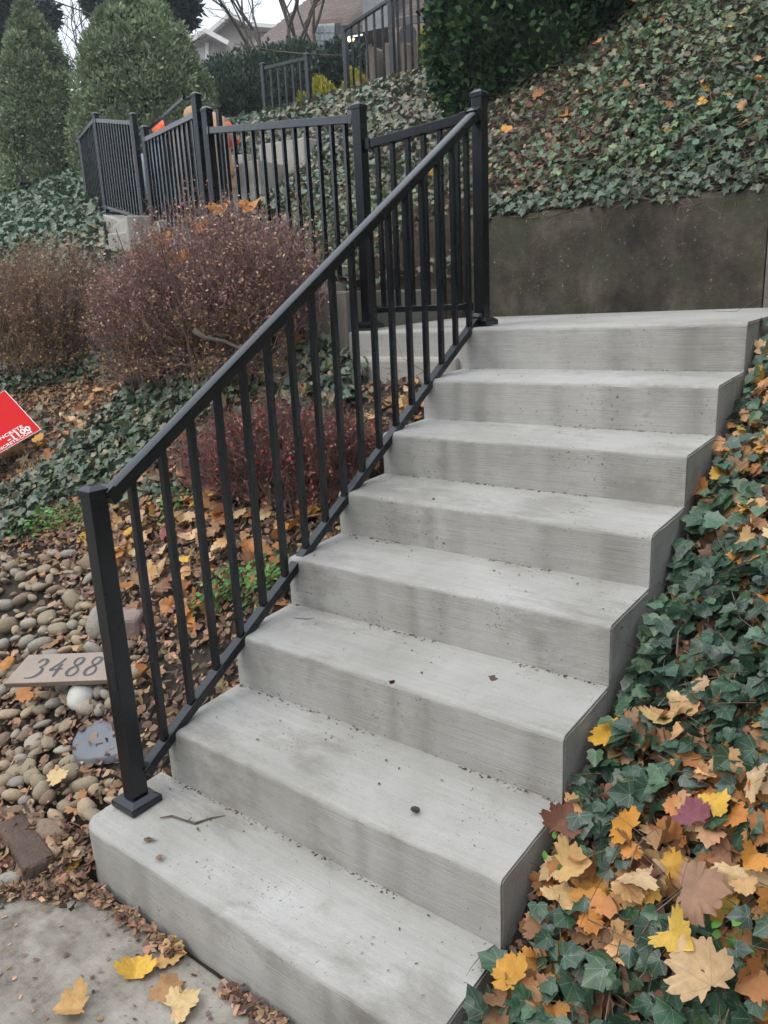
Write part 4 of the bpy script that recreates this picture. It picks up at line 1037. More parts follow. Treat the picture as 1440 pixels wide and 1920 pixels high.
RED = mat_simple('red_print', (.50, .008, .010), .7, 3, .06, 0, .001, .15); WHI = mat_simple('white_print', (.68, .66, .64), .5, 9, .06, 0, .001)
g_ = at(62, 868); Ds = float((g_ - cam_loc) @ FW) - .03
K = atd(77, 805, Ds); tE = R(38); tv_ = FV * math.cos(tE) + np.array([0, 0, math.sin(tE)]); al = R(41)
e1 = RV * math.cos(al) + tv_ * math.sin(al); e2 = -RV * math.sin(al) + tv_ * math.cos(al); nS = np.cross(e1, e2)
sg = empty('yard_sign', tuple(K), 'tilted bright red yard sign with white lettering lying on the slope at the left edge', 'sign')
Ws, Hs = .60, .45
def sheet(name, x0, x1, y0, y1, t0, t1, mat):
    P_ = [K + e1 * x + e2 * y + nS * t for t in (t0, t1) for x, y in ((x0, y0), (x1, y0), (x1, y1), (x0, y1))]
    m = MB(); m.hexa([tuple(p) for p in P_]); return m.build(name, mat, sg)
sheet('backing', -Ws, 0, 0, Hs, -.005, -.0005, WHI); sheet('face', -Ws + .004, -.004, .004, Hs - .004, -.0004, .0006, RED)
def text_mesh(txt, size, x, y, name, mat, bold=.02):
    cu = bpy.data.curves.new('t', 'FONT'); cu.body = txt; cu.size = size; cu.align_x = 'RIGHT'; cu.offset = bold * size; cu.space_character = 1.05
    to = bpy.data.objects.new('t', cu); COL.objects.link(to)
    dg = bpy.context.evaluated_depsgraph_get(); me = bpy.data.meshes.new_from_object(to.evaluated_get(dg)); bpy.data.objects.remove(to)
    me.name = name; me.materials.clear(); me.materials.append(mat)
    o = bpy.data.objects.new(name, me); COL.objects.link(o); o.parent = sg
    q = e1 * x + e2 * y + nS * .0016
    o.matrix_local = Matrix([[e1[r], e2[r], nS[r], q[r]] for r in range(3)] + [[0, 0, 0, 1]]); return o
s_ = Ds / 1471
text_mesh('CONCRETE', 12.5 * s_, -21 * s_, 28 * s_, 'lettering', WHI); text_mesh('-1100', 19 * s_, -13 * s_, 13 * s_, 'lettering', WHI, .035)
text_mesh('CONCRETE.COM', 10.5 * s_, -15 * s_, 4 * s_, 'lettering', WHI)

leaf_at(atd(71, 826, Ds - .05), .06, (.55, .27, .05), 'orange leaf lying over the lower corner of the red sign', 2.0, 0, .2)
# ================================================================== BROWN TWIGGY BUSHES
def bush(cx, cy, z0, rx, ry, h, ntw, nlf, leafc, mat, label, name='bare_bush', seed=0, yellow=0.0, group=None, lsz=(.010, .021), up_=.75):
    t = empty(name, (cx, cy, z0), label, 'bush', group)
    m = MB()
    for i in range(34):
        a = RNG.uniform(0, 6.28); r = RNG.uniform(.3, 1.0); p0 = np.array([cx + math.cos(a) * rx * .35, cy + math.sin(a) * ry * .3, z0 - .03])
        p3 = np.array([cx + math.cos(a) * rx * r, cy + math.sin(a) * ry * r, z0 + h * RNG.uniform(.6, .9)])
        pts = [p0 + (p3 - p0) * k + np.array([RNG.normal(0, .015), RNG.normal(0, .015), .08 * h * math.sin(k * 3.1)]) for k in (0, .3, .6, 1)]
        m.tube(pts, [.011, .008, .005, .002], 5)
    m.build('stem', M['twig'], t)
    u = RNG.normal(0, 1, (ntw, 3)); u /= np.linalg.norm(u, axis=1, keepdims=True); u[:, 2] = np.abs(u[:, 2]) * 1.0 - .12
    r = RNG.uniform(.1, 1, ntw) ** .6 * np.where(RNG.uniform(0, 1, ntw) < .12, RNG.uniform(1, 1.22, ntw), 1); lump = 1 + .65 * fbm(u[:, 0] * 2.2 + seed, u[:, 1] * 2.2 + u[:, 2] * 2, seed + 3)
    u = np.sign(u) * np.abs(u) ** .62
    c = np.array([cx, cy, z0 + h * .28]); P = c + u * (r * lump)[:, None] * np.array([rx, ry, h * .66])
    a = u * .8 + np.array([0, 0, up_]) + RNG.normal(0, .5, (ntw, 3)); a /= np.linalg.norm(a, axis=1, keepdims=True)
    x_ = np.cross(a, RNG.normal(0, 1, (ntw, 3))); x_ /= np.linalg.norm(x_, axis=1, keepdims=True); z_ = np.cross(x_, a)
    Fr = np.stack([x_, a, z_], -1); S = RNG.uniform(.06, .20, ntw); S3 = np.stack([RNG.uniform(.12, .22, ntw), S, RNG.uniform(.12, .22, ntw)], -1)
    P = P - a * S[:, None] * .6
    scatter('twigs', TWIG, P, Fr, S3, np.ones((ntw, 3)), mat, t, 'stuff')
    i = RNG.integers(0, ntw, nlf); Pl = P[i] + a[i] * (S[i] * RNG.uniform(.3, 1.05, nlf))[:, None]
    Fl = euler_frames(RNG.normal(0, 1, (nlf, 3)) + np.array([0, 0, .5]), 1, 0, None)
    C = pick(leafc, nlf, .25)
    if yellow:
        k = (Pl[:, 2] < z0 + h * .45) & (RNG.uniform(0, 1, nlf) < yellow); C[k] = pick([(.34, .22, .05), (.26, .19, .06)], int(k.sum()))
    scatter('leaflets', OVA, Pl, Fl, RNG.uniform(*lsz, nlf), C, M['leaf'], t, 'stuff')
    return t
PK = [(.40, .22, .18), (.34, .16, .14), (.50, .33, .24), (.28, .13, .12), (.56, .42, .30), (.38, .24, .12)]
q = at(455, 690)
bush(-1.42, 1.80, 1.12, .74, .30, 1.0, 10500, 23000, PK, M['purple'], 'large purplish brown leafless bush in front of the landing railing', seed=3, yellow=.6)
bush(-1.98, 1.80, 1.14, .30, .26, .70, 3000, 7000, PK + [(.3, .2, .1)], M['purple'], 'lower left shoulder of brown twigs leaning out from the large purplish bush', seed=9, yellow=.5)
q = atd(70, 600, 5.0)
bush(-3.55, 2.00, 1.12, .66, .38, 1.02, 7500, 19000, [(.36, .24, .15), (.42, .29, .15), (.28, .17, .12), (.34, .2, .15)], mat_simple('tan_twig', (.23, .16, .12), .8, 30, .4),
     'wide tawny brown bush at the left edge below the pale ground cover', seed=21, yellow=.5)
q = at(560, 930)
bush(q[0] - .02, q[1], q[2] - .03, .44, .24, .46, 3600, 6000, [(.26, .12, .09), (.22, .12, .09), (.34, .20, .15), (.18, .08, .07), (.34, .03, .03)], mat_simple('red_twig', (.17, .085, .075), .8, 30, .4),
     'small reddish barberry bush behind the middle of the stair railing', 'barberry_bush', 33)
bush(q[0] - .42, q[1] + .02, q[2] - .02, .26, .2, .28, 2000, 3600, [(.20, .07, .06), (.22, .12, .09), (.30, .03, .03)], M['purple'], 'second low reddish bush left of the small barberry', 'barberry_bush', 35)
# old branch lying in front of the ivy
m = MB(); pts = [atd(365, 620, 3.75), atd(385, 634, 3.72), atd(420, 640, 3.7), atd(452, 655, 3.66), atd(475, 662, 3.6)]; m.tube(pts, [.016, .013, .011, .009, .005], 6)
m.tube([pts[1], atd(405, 628, 3.75), atd(432, 636, 3.75)], [.009, .007, .004], 5)
tag(m.build('branch', M['bark'], None, smooth=True), 'forked grey branch sticking out of the bottom of the large bush', 'branch')

# ================================================================== TREES AND SHRUBS
def needles(name, P, Nrm, S, C, parent, tmpl=NEED, mat=None, tilt=.55, kind='stuff'):
    a = Nrm + RNG.normal(0, tilt, P.shape); a /= np.linalg.norm(a, axis=1, keepdims=True)
    x_ = np.cross(a, RNG.normal(0, 1, P.shape)); x_ /= np.linalg.norm(x_, axis=1, keepdims=True)
    return scatter(name, tmpl, P, np.stack([x_, a, np.cross(x_, a)], -1), S, C, mat or M['leaf'], parent, kind)
def core(name, V3, F3, mat, parent):
    m = MB(); m.add(V3, F3); return m.build(name, mat, parent, smooth=True)
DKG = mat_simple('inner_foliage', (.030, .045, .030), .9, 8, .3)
def spruce(px, D, row_top, hw, label, cols, zbase=None, seed=0, npuff=210, prof=None):
    q = atd(px, 300, D); x, y = q[0], q[1]; z0 = float(H(x, y)) - .1 if zbase is None else zbase; zt = atd(px, row_top, D)[2]; h = zt - z0
    t = empty('dwarf_spruce', (x, y, z0), label, 'spruce tree', 'rounded dwarf spruces')
    prof = prof or (lambda v: (1 - v) ** .62 * (1 + .0 * v))
    m = MB(); k = 14; V = []; F = []
    for j, v in enumerate(np.linspace(0, .97, 12)):
        for i in range(k): r = hw * prof(v) * .86; V.append((x + r * math.cos(i / k * 6.283), y + r * math.sin(i / k * 6.283), z0 + h * v))
    for j in range(11):
        for i in range(k): F.append((j * k + i, j * k + (i + 1) % k, (j + 1) * k + (i + 1) % k, (j + 1) * k + i))
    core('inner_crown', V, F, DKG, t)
    m = MB(); m.tube([(x, y, z0 - .2), (x, y, z0 + h * .3)], .07, 8); m.build('trunk', M['bark'], t)
    Ps = []; Ns = []; Ss = []; Cs = []
    for i in range(npuff):
        v = RNG.uniform(0, 1) ** 1.35; a = RNG.uniform(0, 6.283); rr = hw * prof(v); pr = RNG.uniform(.11, .27) * (.6 + .7 * (1 - v))
        c = np.array([x + rr * math.cos(a) * .93, y + rr * math.sin(a) * .93, z0 + h * v * .97])
        n = 330; u = RNG.normal(0, 1, (n, 3)); u /= np.linalg.norm(u, axis=1, keepdims=True); out = np.array([math.cos(a), math.sin(a), .5])
        u = u[(u @ out) > -.35]; Ps.append(c + u * pr * RNG.uniform(.72, 1.02, (len(u), 1)) * np.array([1, 1, 1.05])); Ns.append(u + np.array([0, 0, .5]))
        Ss.append(RNG.uniform(.035, .07, len(u))); Cs.append(pick(cols, len(u), .14) * RNG.uniform(.62, 1.25))
    needles('foliage', np.concatenate(Ps), np.concatenate(Ns), np.concatenate(Ss), np.concatenate(Cs), t)
SPC = [(.23, .30, .17), (.195, .26, .15), (.28, .34, .185)]
spruce(90, 12.2, 26, .68, 'rounded dull green dwarf spruce at the far left', SPC, seed=1, prof=lambda v: (1 - v ** 2.1) ** .95 * (1 - .1 * v), npuff=230)
spruce(284, 11.2, -6, .90, 'bigger rounded green dwarf spruce behind the black railings', SPC, seed=2, prof=lambda v: (1 - v ** 3.0) ** .85 * (1 - .12 * v), npuff=290)

def blob_plant(name, label, cat, ells, n, sz, cols, mat=None, tmpl=None, group=None, inner=DKG, tilt=.6, upb=.3, amp=.22, stem=None, corek=.82, drop=0.0):
    c0 = np.array(ells[0][0]); t = empty(name, (float(c0[0]), float(c0[1]), float(H(c0[0], c0[1]))), label, cat, group)
    A = np.array([(e[1][0] * e[1][1] + e[1][0] * e[1][2] + e[1][1] * e[1][2]) for e in ells]); A = A / A.sum()
    Ps = []; Ns = []
    for (c, r), w in zip(ells, A):
        k = int(n * w); u = RNG.normal(0, 1, (k, 3)); u /= np.linalg.norm(u, axis=1, keepdims=True)
        lump = 1 + amp * (fbm(u[:, 0] * 3 + c[0], u[:, 2] * 3 + u[:, 1] * 2.1, 5) * 2)
        P = np.array(c) + u * np.array(r) * (lump * RNG.uniform(.78, 1.07, k))[:, None]
        if drop: P = P[fbm(P[:, 0] * 4 + P[:, 1], P[:, 2] * 4, 8) > -drop] if False else P
        if len(P) != len(u): u = u[:len(P)]
        Ps.append(P); Ns.append(u + np.array([0, 0, upb]))
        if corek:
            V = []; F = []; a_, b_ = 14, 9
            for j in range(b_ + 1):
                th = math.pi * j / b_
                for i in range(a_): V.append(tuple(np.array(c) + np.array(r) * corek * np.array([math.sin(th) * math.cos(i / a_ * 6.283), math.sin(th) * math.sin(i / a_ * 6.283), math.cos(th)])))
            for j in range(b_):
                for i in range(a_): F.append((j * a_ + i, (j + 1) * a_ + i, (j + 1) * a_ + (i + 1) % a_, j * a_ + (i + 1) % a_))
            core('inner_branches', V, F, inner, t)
    P = np.concatenate(Ps); Nn = np.concatenate(Ns); ok = P[:, 2] > H(P[:, 0], P[:, 1]) - .05; P, Nn = P[ok], Nn[ok]
    C = pick(cols, len(P), .16) * (1 + .5 * fbm(P[:, 0] * 3 + P[:, 1] * 2, P[:, 2] * 3, 12))[:, None]
    needles('foliage', P, Nn, RNG.uniform(*sz, len(P)), C, t, tmpl or NEED, mat, tilt)
    if stem: m = MB(); m.tube(stem[0], stem[1], 7); m.build('trunk', M['bark'], t, smooth=True)
    return t
# dark evergreen on the bank, top out of the frame
q = at(945, 205); x, y, z = [float(v) for v in q]; y += .35
E = [((x + .0, y, z + .45), (.62, .5, .75)), ((x - .12, y, z + 1.2), (.60, .5, .9)), ((x + .15, y + .05, z + 1.3), (.62, .5, 1.0)), ((x, y, z + 2.4), (.5, .45, 1.0)), ((x + .42, y + .1, z + .75), (.36, .32, .6)), ((x - .45, y, z + .7), (.30, .3, .7))]
blob_plant('yew_tree', 'tall dark green evergreen standing in the ivy above the railing', 'evergreen tree', E, 90000, (.03, .06), [(.018, .055, .022), (.03, .085, .03), (.014, .04, .02), (.06, .125, .035)], M['leaf'], OVA, amp=.45, tilt=.8, corek=.74,
           stem=([(x, y, z - .3), (x, y, z + 2.5)], [.07, .04]))
# hedge rows
def ell(px, row0, row1, D, hwpx, dep):
    a = atd(px, row0, D); b_ = atd(px, row1, D); zc = (a[2] + b_[2]) / 2
    return ((float(a[0]), float(a[1]), float(zc)), (hwpx * D / 1471, dep, float(a[2] - b_[2]) / 2))
HG = [ell(420, 108, 340, 13.2, 55, .6), ell(465, 96, 330, 13, 60, .6), ell(515, 88, 320, 12.8, 60, .6), ell(560, 78, 300, 12.6, 55, .6), ell(400, 125, 340, 13.4, 45, .5), ell(590, 90, 300, 12.6, 32, .5)]
blob_plant('tall_hedge', 'tall clipped dark green hedge in front of the beige house', 'hedge', HG, 36000, (.04, .08), [(.024, .052, .032), (.032, .066, .04), (.045, .082, .045)], amp=.08, upb=.8)
HG = [ell(470, 150, 300, 11.3, 50, .5), ell(520, 134, 290, 11.2, 60, .5), ell(570, 142, 280, 11.0, 45, .5), ell(440, 172, 310, 11.4, 40, .4)]
blob_plant('low_hedge', 'lower dark hedge with grey green top behind the upper railing', 'hedge', HG, 22000, (.035, .07), [(.020, .040, .024), (.035, .058, .034), (.015, .032, .022)], amp=.14, upb=.8)
E = [ell(640, 84, 220, 12.0, 42, .5), ell(610, 100, 215, 12.1, 30, .4), ell(675, 88, 190, 11.9, 30, .4)]
blob_plant('holly_shrub', 'glossy dark green broadleaf shrub right of the tall hedge', 'shrub', E, 11000, (.05, .09), [(.03, .065, .045), (.045, .085, .06), (.02, .045, .03)], M['ivy'], OVA, amp=.25)
YC = [(.36, .34, .03), (.28, .29, .035), (.44, .40, .05)]
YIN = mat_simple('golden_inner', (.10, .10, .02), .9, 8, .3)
def gold(px, r0, r1, D, hw, label, n=4200):
    E = [ell(px, r0 + 12, r1 + 26, D, hw, hw * D / 1471 * .9), ell(px - hw * .25, r0, r1, D, hw * .45, .12), ell(px + hw * .5, r0 + 16, r1, D, hw * .5, .12), ell(px - hw * .7, r0 + 22, r1 + 8, D, hw * .42, .1)]
    blob_plant('golden_cypress', label, 'shrub', E, n, (.05, .10), YC, amp=.5, upb=1.2, inner=YIN, tilt=.45, group='golden cypress shrubs', corek=.6)
gold(606, 152, 215, 10.6, 22, 'feathery golden yellow cypress right of the short upper railing', 5200)
gold(577, 180, 225, 10.7, 18, 'smaller golden cypress seen through the short upper railing', 3000)
gold(668, 136, 190, 11.2, 20, 'golden cypress behind the first bars of the top railing')
gold(800, 66, 120, 10.2, 16, 'yellow green cypress sprig beside the dark evergreen', 2600)
BLU = [(.035, .060, .055), (.028, .050, .048), (.05, .08, .07)]
E = [ell(12, -60, 95, 17, 46, .9), ell(28, 20, 118, 17, 32, .6), ell(-30, -80, 130, 17, 60, 1.0), ell(40, -10, 70, 17, 25, .5)]
blob_plant('blue_pine', 'bluish dark pine behind the far left spruce', 'pine tree', E, 16000, (.12, .24), BLU, amp=.5, tilt=.8, corek=.72, stem=([atd(-30, 100, 17), atd(-30, 420, 17)], [.14, .2]))
E = [ell(250, -60, 58, 15, 78, .8), ell(300, -50, 40, 15, 50, .6), ell(215, -50, 52, 15, 32, .6)]
blob_plant('blue_pine', 'bluish dark pine rising above the bigger rounded spruce', 'pine tree', E, 16000, (.10, .2), BLU, amp=.5, tilt=.8, corek=.75, stem=([atd(250, 20, 15), atd(250, 380, 15)], [.14, .2]))

def bare_tree(name, base, h, seed, label, spread=.6, r0=.11, depth=6, trunk_n=3):
    rs = random.Random(seed); t = empty(name, tuple(base), label, 'tree'); tr = MB(); br_ = MB()
    def grow(p, d, L, r, lv):
        pts = [p]; q = np.array(p); dd = np.array(d); n = 3
        for i in range(n):
            dd = dd + np.array([rs.gauss(0, .13), rs.gauss(0, .13), rs.gauss(.04, .08)]); dd /= np.linalg.norm(dd); q = q + dd * L / n; pts.append(q)
        (tr if lv == 0 else br_).tube(pts, [r * (1 - .4 * i / n) for i in range(n + 1)], 6 if lv < 2 else (4 if lv < 4 else 3))
        if lv >= depth: return
        for k in range(3 if lv < depth - 1 else 3):
            sp = spread * rs.uniform(.6, 1.3); ax = np.array([rs.gauss(0, 1), rs.gauss(0, 1), rs.gauss(0, .5)]); ax /= np.linalg.norm(ax)
            nd = dd + ax * sp; nd /= np.linalg.norm(nd); nd[2] = nd[2] * .9 + .08
            st_ = pts[-1] if k < 2 else pts[2]
            grow(st_, nd, L * rs.uniform(.62, .85), r * (.62 if k else .7), lv + 1)
    for k in range(trunk_n):
        a = 6.283 * k / trunk_n + rs.uniform(0, 1); grow(np.array(base), np.array([math.cos(a) * .38, math.sin(a) * .38, 1.0]) / 1.07, h * .28, r0 * (1 - .15 * k), 0)
    tr.build('trunk', M['bark'], t, smooth=True); o = br_.build('branches', M['bark'], t); o['kind'] = 'stuff'
q = atd(512, 130, 15.5); bare_tree('bare_tree', q + np.array([0, 0, -.7]), 5.2, 4, 'spreading leafless tree rising behind the tall hedge', .75, .055)
q = atd(590, 110, 17); bare_tree('bare_tree', q + np.array([0, 0, -.8]), 4.6, 11, 'second leafless tree left of the white window', .7, .05, 6, 2)
q = atd(196, 150, 19); bare_tree('bare_tree', q + np.array([0, 0, -2.2]), 5.0, 19, 'thin leafless tree glimpsed between the two spruces', .6, .06, 5, 2)

# weathered stumps by the top railing
ST = mat_simple('weathered_wood', (.15, .12, .095), .9, 5, .45, .9, .03, mp=(4, 4, .5))
for (px, r0, r1, D, hw, lab) in ((703, 96, 160, 9.9, 18, 'broad weathered stump behind the left part of the top railing'), (737, 86, 150, 9.7, 17, 'taller weathered stump in the middle behind the top railing'),
                                 (768, 84, 140, 9.5, 15, 'dark split stump nearest the evergreen behind the top railing')):
    a = atd(px, r0, D); w_ = hw * D / 1471; z0 = float(H(a[0], a[1])) - .2; V = []; F = []; k = 18
    for j, f_ in enumerate(np.linspace(0, 1, 7)):
        for i in range(k):
            th = i / k * 6.283; rr_ = w_ * (1.08 - .12 * f_) * (1 + .10 * math.sin(5 * th + px) + .05 * math.sin(9 * th)); V.append((a[0] + rr_ * math.cos(th), a[1] + rr_ * math.sin(th), z0 + (a[2] - z0) * f_ + (.03 * math.sin(3 * th + px) if j == 6 else 0)))
    for j in range(6):
        for i in range(k): F.append((j * k + i, j * k + (i + 1) % k, (j + 1) * k + (i + 1) % k, (j + 1) * k + i))
    F.append(tuple(range(6 * k, 7 * k))); m = MB(); m.add(V, F); o = m.build('stump', ST, None); tag(o, lab, 'stump')

# ================================================================== HOUSES
SID = mat_simple('beige_siding', (.27, .245, .225), .8, 3, .08, .9, .02, mp=(.1, .1, 9)); WTR = mat_simple('white_trim', (.62, .62, .60), .7, 4, .08)
RFG = mat_simple('grey_roof', (.20, .185, .175), .9, 9, .2, .5, .02, mp=(1, 1, 6)); GLS = mat_simple('window_glass', (.30, .37, .40), .12, 2, .25, 0, .001)
def slab(poly_px, D, depth, name, mat, parent, bevel=0):
    F0 = [atd(px, py, D) for px, py in poly_px]; F1 = [p + FV * depth for p in F0]; n = len(F0); m = MB()
    m.add(F0 + F1, [tuple(range(n)), tuple(range(n, 2 * n))[::-1]] + [(i, i + n, (i + 1) % n + n, (i + 1) % n) for i in range(n)]); return m.build(name, mat, parent, bevel=bevel)
hA = empty('beige_house', tuple(atd(440, 300, 30)), 'beige sided house with white trimmed gables beyond the hedge', 'house')
slab([(354, 330), (354, 80), (388, 64), (424, 82), (424, 330)], 30, 6, 'front_wing', SID, hA)
slab([(398, 330), (398, 62), (433, 34), (470, 50), (640, 66), (640, 330)], 31.5, 8, 'main_wall', SID, hA)
for a_, b_ in (((346, 86), (388, 60)), ((388, 60), (432, 84))): m = MB(); m.bar(atd(*a_, 29.7), atd(*b_, 29.7), .5, .16); m.build('fascia', WTR, hA)
for a_, b_ in (((392, 64), (433, 29)), ((433, 29), (474, 50)), ((474, 50), (650, 66))): m = MB(); m.bar(atd(*a_, 31.2), atd(*b_, 31.2), .6, .14); m.build('fascia', WTR, hA)
slab([(384, 200), (384, 80), (391, 80), (391, 200)], 29.93, .05, 'corner_board', WTR, hA)
slab([(357, 200), (357, 92), (383, 88), (383, 200)], 29.95, .04, 'pale_siding', mat_simple('pale_siding', (.42, .41, .39), .8, 3, .08, .8, .02, mp=(.1, .1, 9)), hA)
hB = empty('brick_house', tuple(atd(680, 300, 17)), 'brick house with brown shingle roof and white window behind the leafless trees', 'house')
BRK = mat_simple('brick', (.24, .155, .125), .9, 22, .3, .6, .02, mp=(1, 1, 3))
def shingle_mat():
    m, n, l, b = new_mat('brown_shingles'); P = n.new('ShaderNodeTexCoord').outputs['UV']
    t = n.new('ShaderNodeTexBrick'); l.new(P, t.inputs['Vector']); t.inputs['Scale'].default_value = 1; t.inputs['Color1'].default_value = (.25, .205, .19, 1)
    t.inputs['Color2'].default_value = (.19, .155, .145, 1); t.inputs['Mortar'].default_value = (.10, .08, .07, 1); t.inputs['Mortar Size'].default_value = .012; t.inputs['Brick Width'].default_value = .3; t.inputs['Row Height'].default_value = .17
    l.new(t.outputs['Color'], b.inputs['Base Color']); b.inputs['Roughness'].default_value = .9; return m
SHG = shingle_mat()
e0, e1_ = atd(470, 88, 21.5), atd(835, 22, 14.5); e1_[2] = e0[2] + (e1_[2] - e0[2]) * 1.0
along = e1_ - e0; La = np.linalg.norm(along); along /= La; back = np.cross([0, 0, 1.0], along); back /= np.linalg.norm(back)
if back @ FV < 0: back = -back
sl_ = back * 4.2 + np.array([0, 0, 3.2]); Ls = np.linalg.norm(sl_); nc = 30
V = []; F = []; UV = []
upn = np.cross(along, sl_ / Ls); upn = upn if upn[2] > 0 else -upn
for i in range(nc):
    for t_, off_ in ((i / nc, .03), ((i + 1) / nc, .0)):
        for s2 in (0, 1): V.append(e0 + along * La * s2 + sl_ * t_ + upn * off_); UV.append((La * s2 + (i % 2) * .15, Ls * t_ + .02))
    k = i * 4; F.append((k, k + 1, k + 3, k + 2))
    if i: F.append((k - 2, k - 1, k + 1, k))
me = fast_mesh('roof', V, F, UV); o = link_mesh('roof', me, SHG, hB); o.location = -hB.location; 
o.location = (-hB.location[0], -hB.location[1], -hB.location[2])
w0, w1 = e0 + back * .5, e1_ + back * .5; m = MB(); n4 = [w0 - np.array([0, 0, 6]), w1 - np.array([0, 0, 6]), w1 + back * 7 - np.array([0, 0, 6]), w0 + back * 7 - np.array([0, 0, 6])]
m.hexa([*n4, w0 - [0, 0, .05], w1 - [0, 0, .05], w1 + back * 7 - [0, 0, .05], w0 + back * 7 - [0, 0, .05]]); m.build('wall', BRK, hB)
m = MB(); m.bar(e0 - back * .05 - [0, 0, .06], e1_ - back * .05 - [0, 0, .06], .12, .14); m.build('gutter', mat_simple('dark_gutter', (.12, .11, .11), .6), hB)
slab([(582, 260), (582, 38), (642, 34), (642, 260)], 17.3, 1.2, 'window_bay', mat_simple('pale_brick', (.30, .22, .19), .9, 22, .25, .6, .02), hB)
wf = slab([(589, 94), (589, 46), (627, 43), (627, 91)], 17.2, .08, 'window', WTR, hB)
for (x0_, x1_) in ((591.5, 599), (600.5, 607), (611, 618), (619.5, 625.5)):
    for (y0_, y1_) in ((48, 61), (63, 76), (78, 90)):
        p_ = slab([(x0_, y1_), (x0_, y0_), (x1_, y0_), (x1_, y1_)], 17.16, .03, 'pane', GLS, None); p_.parent = wf; 
        p_.matrix_parent_inverse = (Matrix.Translation(hB.location)).inverted()
slab([(628, 92), (628, 44), (638, 43), (638, 91)], 17.22, .05, 'shutter', mat_simple('dark_shutter', (.06, .065, .075), .6), hB)
slab([(680, 60), (680, -60), (728, -62), (728, 50)], 15.8, 1.2, 'chimney', mat_simple('grey_render', (.22, .23, .24), .9, 6, .15), hB)
for (px_, D_) in ((765, 14.2), (800, 13.8)):
    pa = [(px_ - 16, 120)] + [(px_ + 16 * math.cos(t_) * -1, 62 - 16 * math.sin(t_)) for t_ in np.linspace(0, math.pi, 9)] + [(px_ + 16, 120)]
    slab(pa, D_, .06, 'arch_shade_panel', mat_simple('painted_arch_shade', (.02, .02, .024), .8), hB)  # solid panels, the shade inside the arches painted as dark colour
slab([(735, 190), (735, 52), (835, 36), (835, 190)], 14.35, .8, 'porch_wall', BRK, hB)
lt = empty('wall_lantern', tuple(atd(657, 78, 15.4)), 'lit yellow lantern glowing beside the white window', 'lamp')
em = bpy.data.materials.new('lantern_glow'); em.use_nodes = True; eb = em.node_tree.nodes['Principled BSDF']; eb.inputs['Emission Color'].default_value = (1, .72, .28, 1); eb.inputs['Emission Strength'].default_value = 6; eb.inputs['Base Color'].default_value = (.8, .6, .3, 1)
for dx in (-4, 4):
    m = MB(); m.tube([atd(657 + dx, 85, 15.4), atd(657 + dx, 80, 15.4), atd(657 + dx, 74, 15.4), atd(657 + dx, 71, 15.4)], [.02, .042, .042, .01], 8); m.build('bulb', em, lt, smooth=True)
m = MB(); m.tube([atd(649, 90, 15.5), atd(657, 88, 15.5), atd(664, 90, 15.5)], .015, 5); m.tube([atd(657, 88, 15.5), atd(657, 170, 15.5)], .02, 6); m.build('bracket', M['metal'], lt)
# small pale house far left between the spruce and the frame edge
hC = empty('white_house', tuple(atd(-60, 360, 40)), 'pale house barely visible at the far left edge', 'house')
slab([(-200, 420), (-200, 165), (-70, 120), (12, 170), (12, 420)], 40, 8, 'wall', mat_simple('pale_wall', (.55, .56, .57), .8, 2, .08), hC)
slab([(-30, 290), (-30, 200), (4, 200), (4, 290)], 39.95, .04, 'window', GLS, hC)
# wires
for pts_, lab, r_ in ((((60, -14, 13), (118, 8, 13.5), (175, 28, 14), (290, 58, 15)), 'thin overhead wire crossing the gap between the spruces', .012), (((440, 82, 10.5), (520, 96, 10.4), (575, 101, 9.5), (640, 104, 9.6)), 'thin cord stretched over the short upper railing', .006)):
    m = MB(); m.tube([atd(*p) for p in pts_], r_, 4); tag(m.build('wire', M['twig'], None), lab, 'wire')

# ================================================================== WORKERS
def skin(name, V, E, Rr, mat, parent, lv=2):
    me = bpy.data.meshes.new(name); off = np.array(parent.location); me.from_pydata([tuple(np.array(v) - off) for v in V], E, []); me.materials.append(mat)
    o = bpy.data.objects.new(name, me); COL.objects.link(o); o.parent = parent
    sk = o.modifiers.new('skin', 'SKIN'); me.skin_vertices.new() if not me.skin_vertices else None
    for i, r in enumerate(Rr): me.skin_vertices[0].data[i].radius = (r, r) if not hasattr(r, '__len__') else r
    me.skin_vertices[0].data[0].use_root = True; sk.use_smooth_shade = True
    ss = o.modifiers.new('sub', 'SUBSURF'); ss.levels = lv; ss.render_levels = lv; return o
SKN = mat_simple('skin', (.42, .24, .17), .6, 20, .1); TAN = mat_simple('tan_canvas', (.42, .25, .14), .85, 16, .2, .6, .03); JNS = mat_simple('pale_denim', (.22, .29, .36), .85, 18, .2, .5, .02)
ORG = mat_simple('hi_vis_orange', (.85, .13, .045), .7, 10, .1); HAR = mat_simple('dark_hair', (.03, .02, .015), .8, 40, .3); BTS = mat_simple('work_boot', (.07, .045, .03), .7, 20, .3); GRY = mat_simple('grey_cloth', (.22, .20, .19), .85, 18, .2, .5, .02)
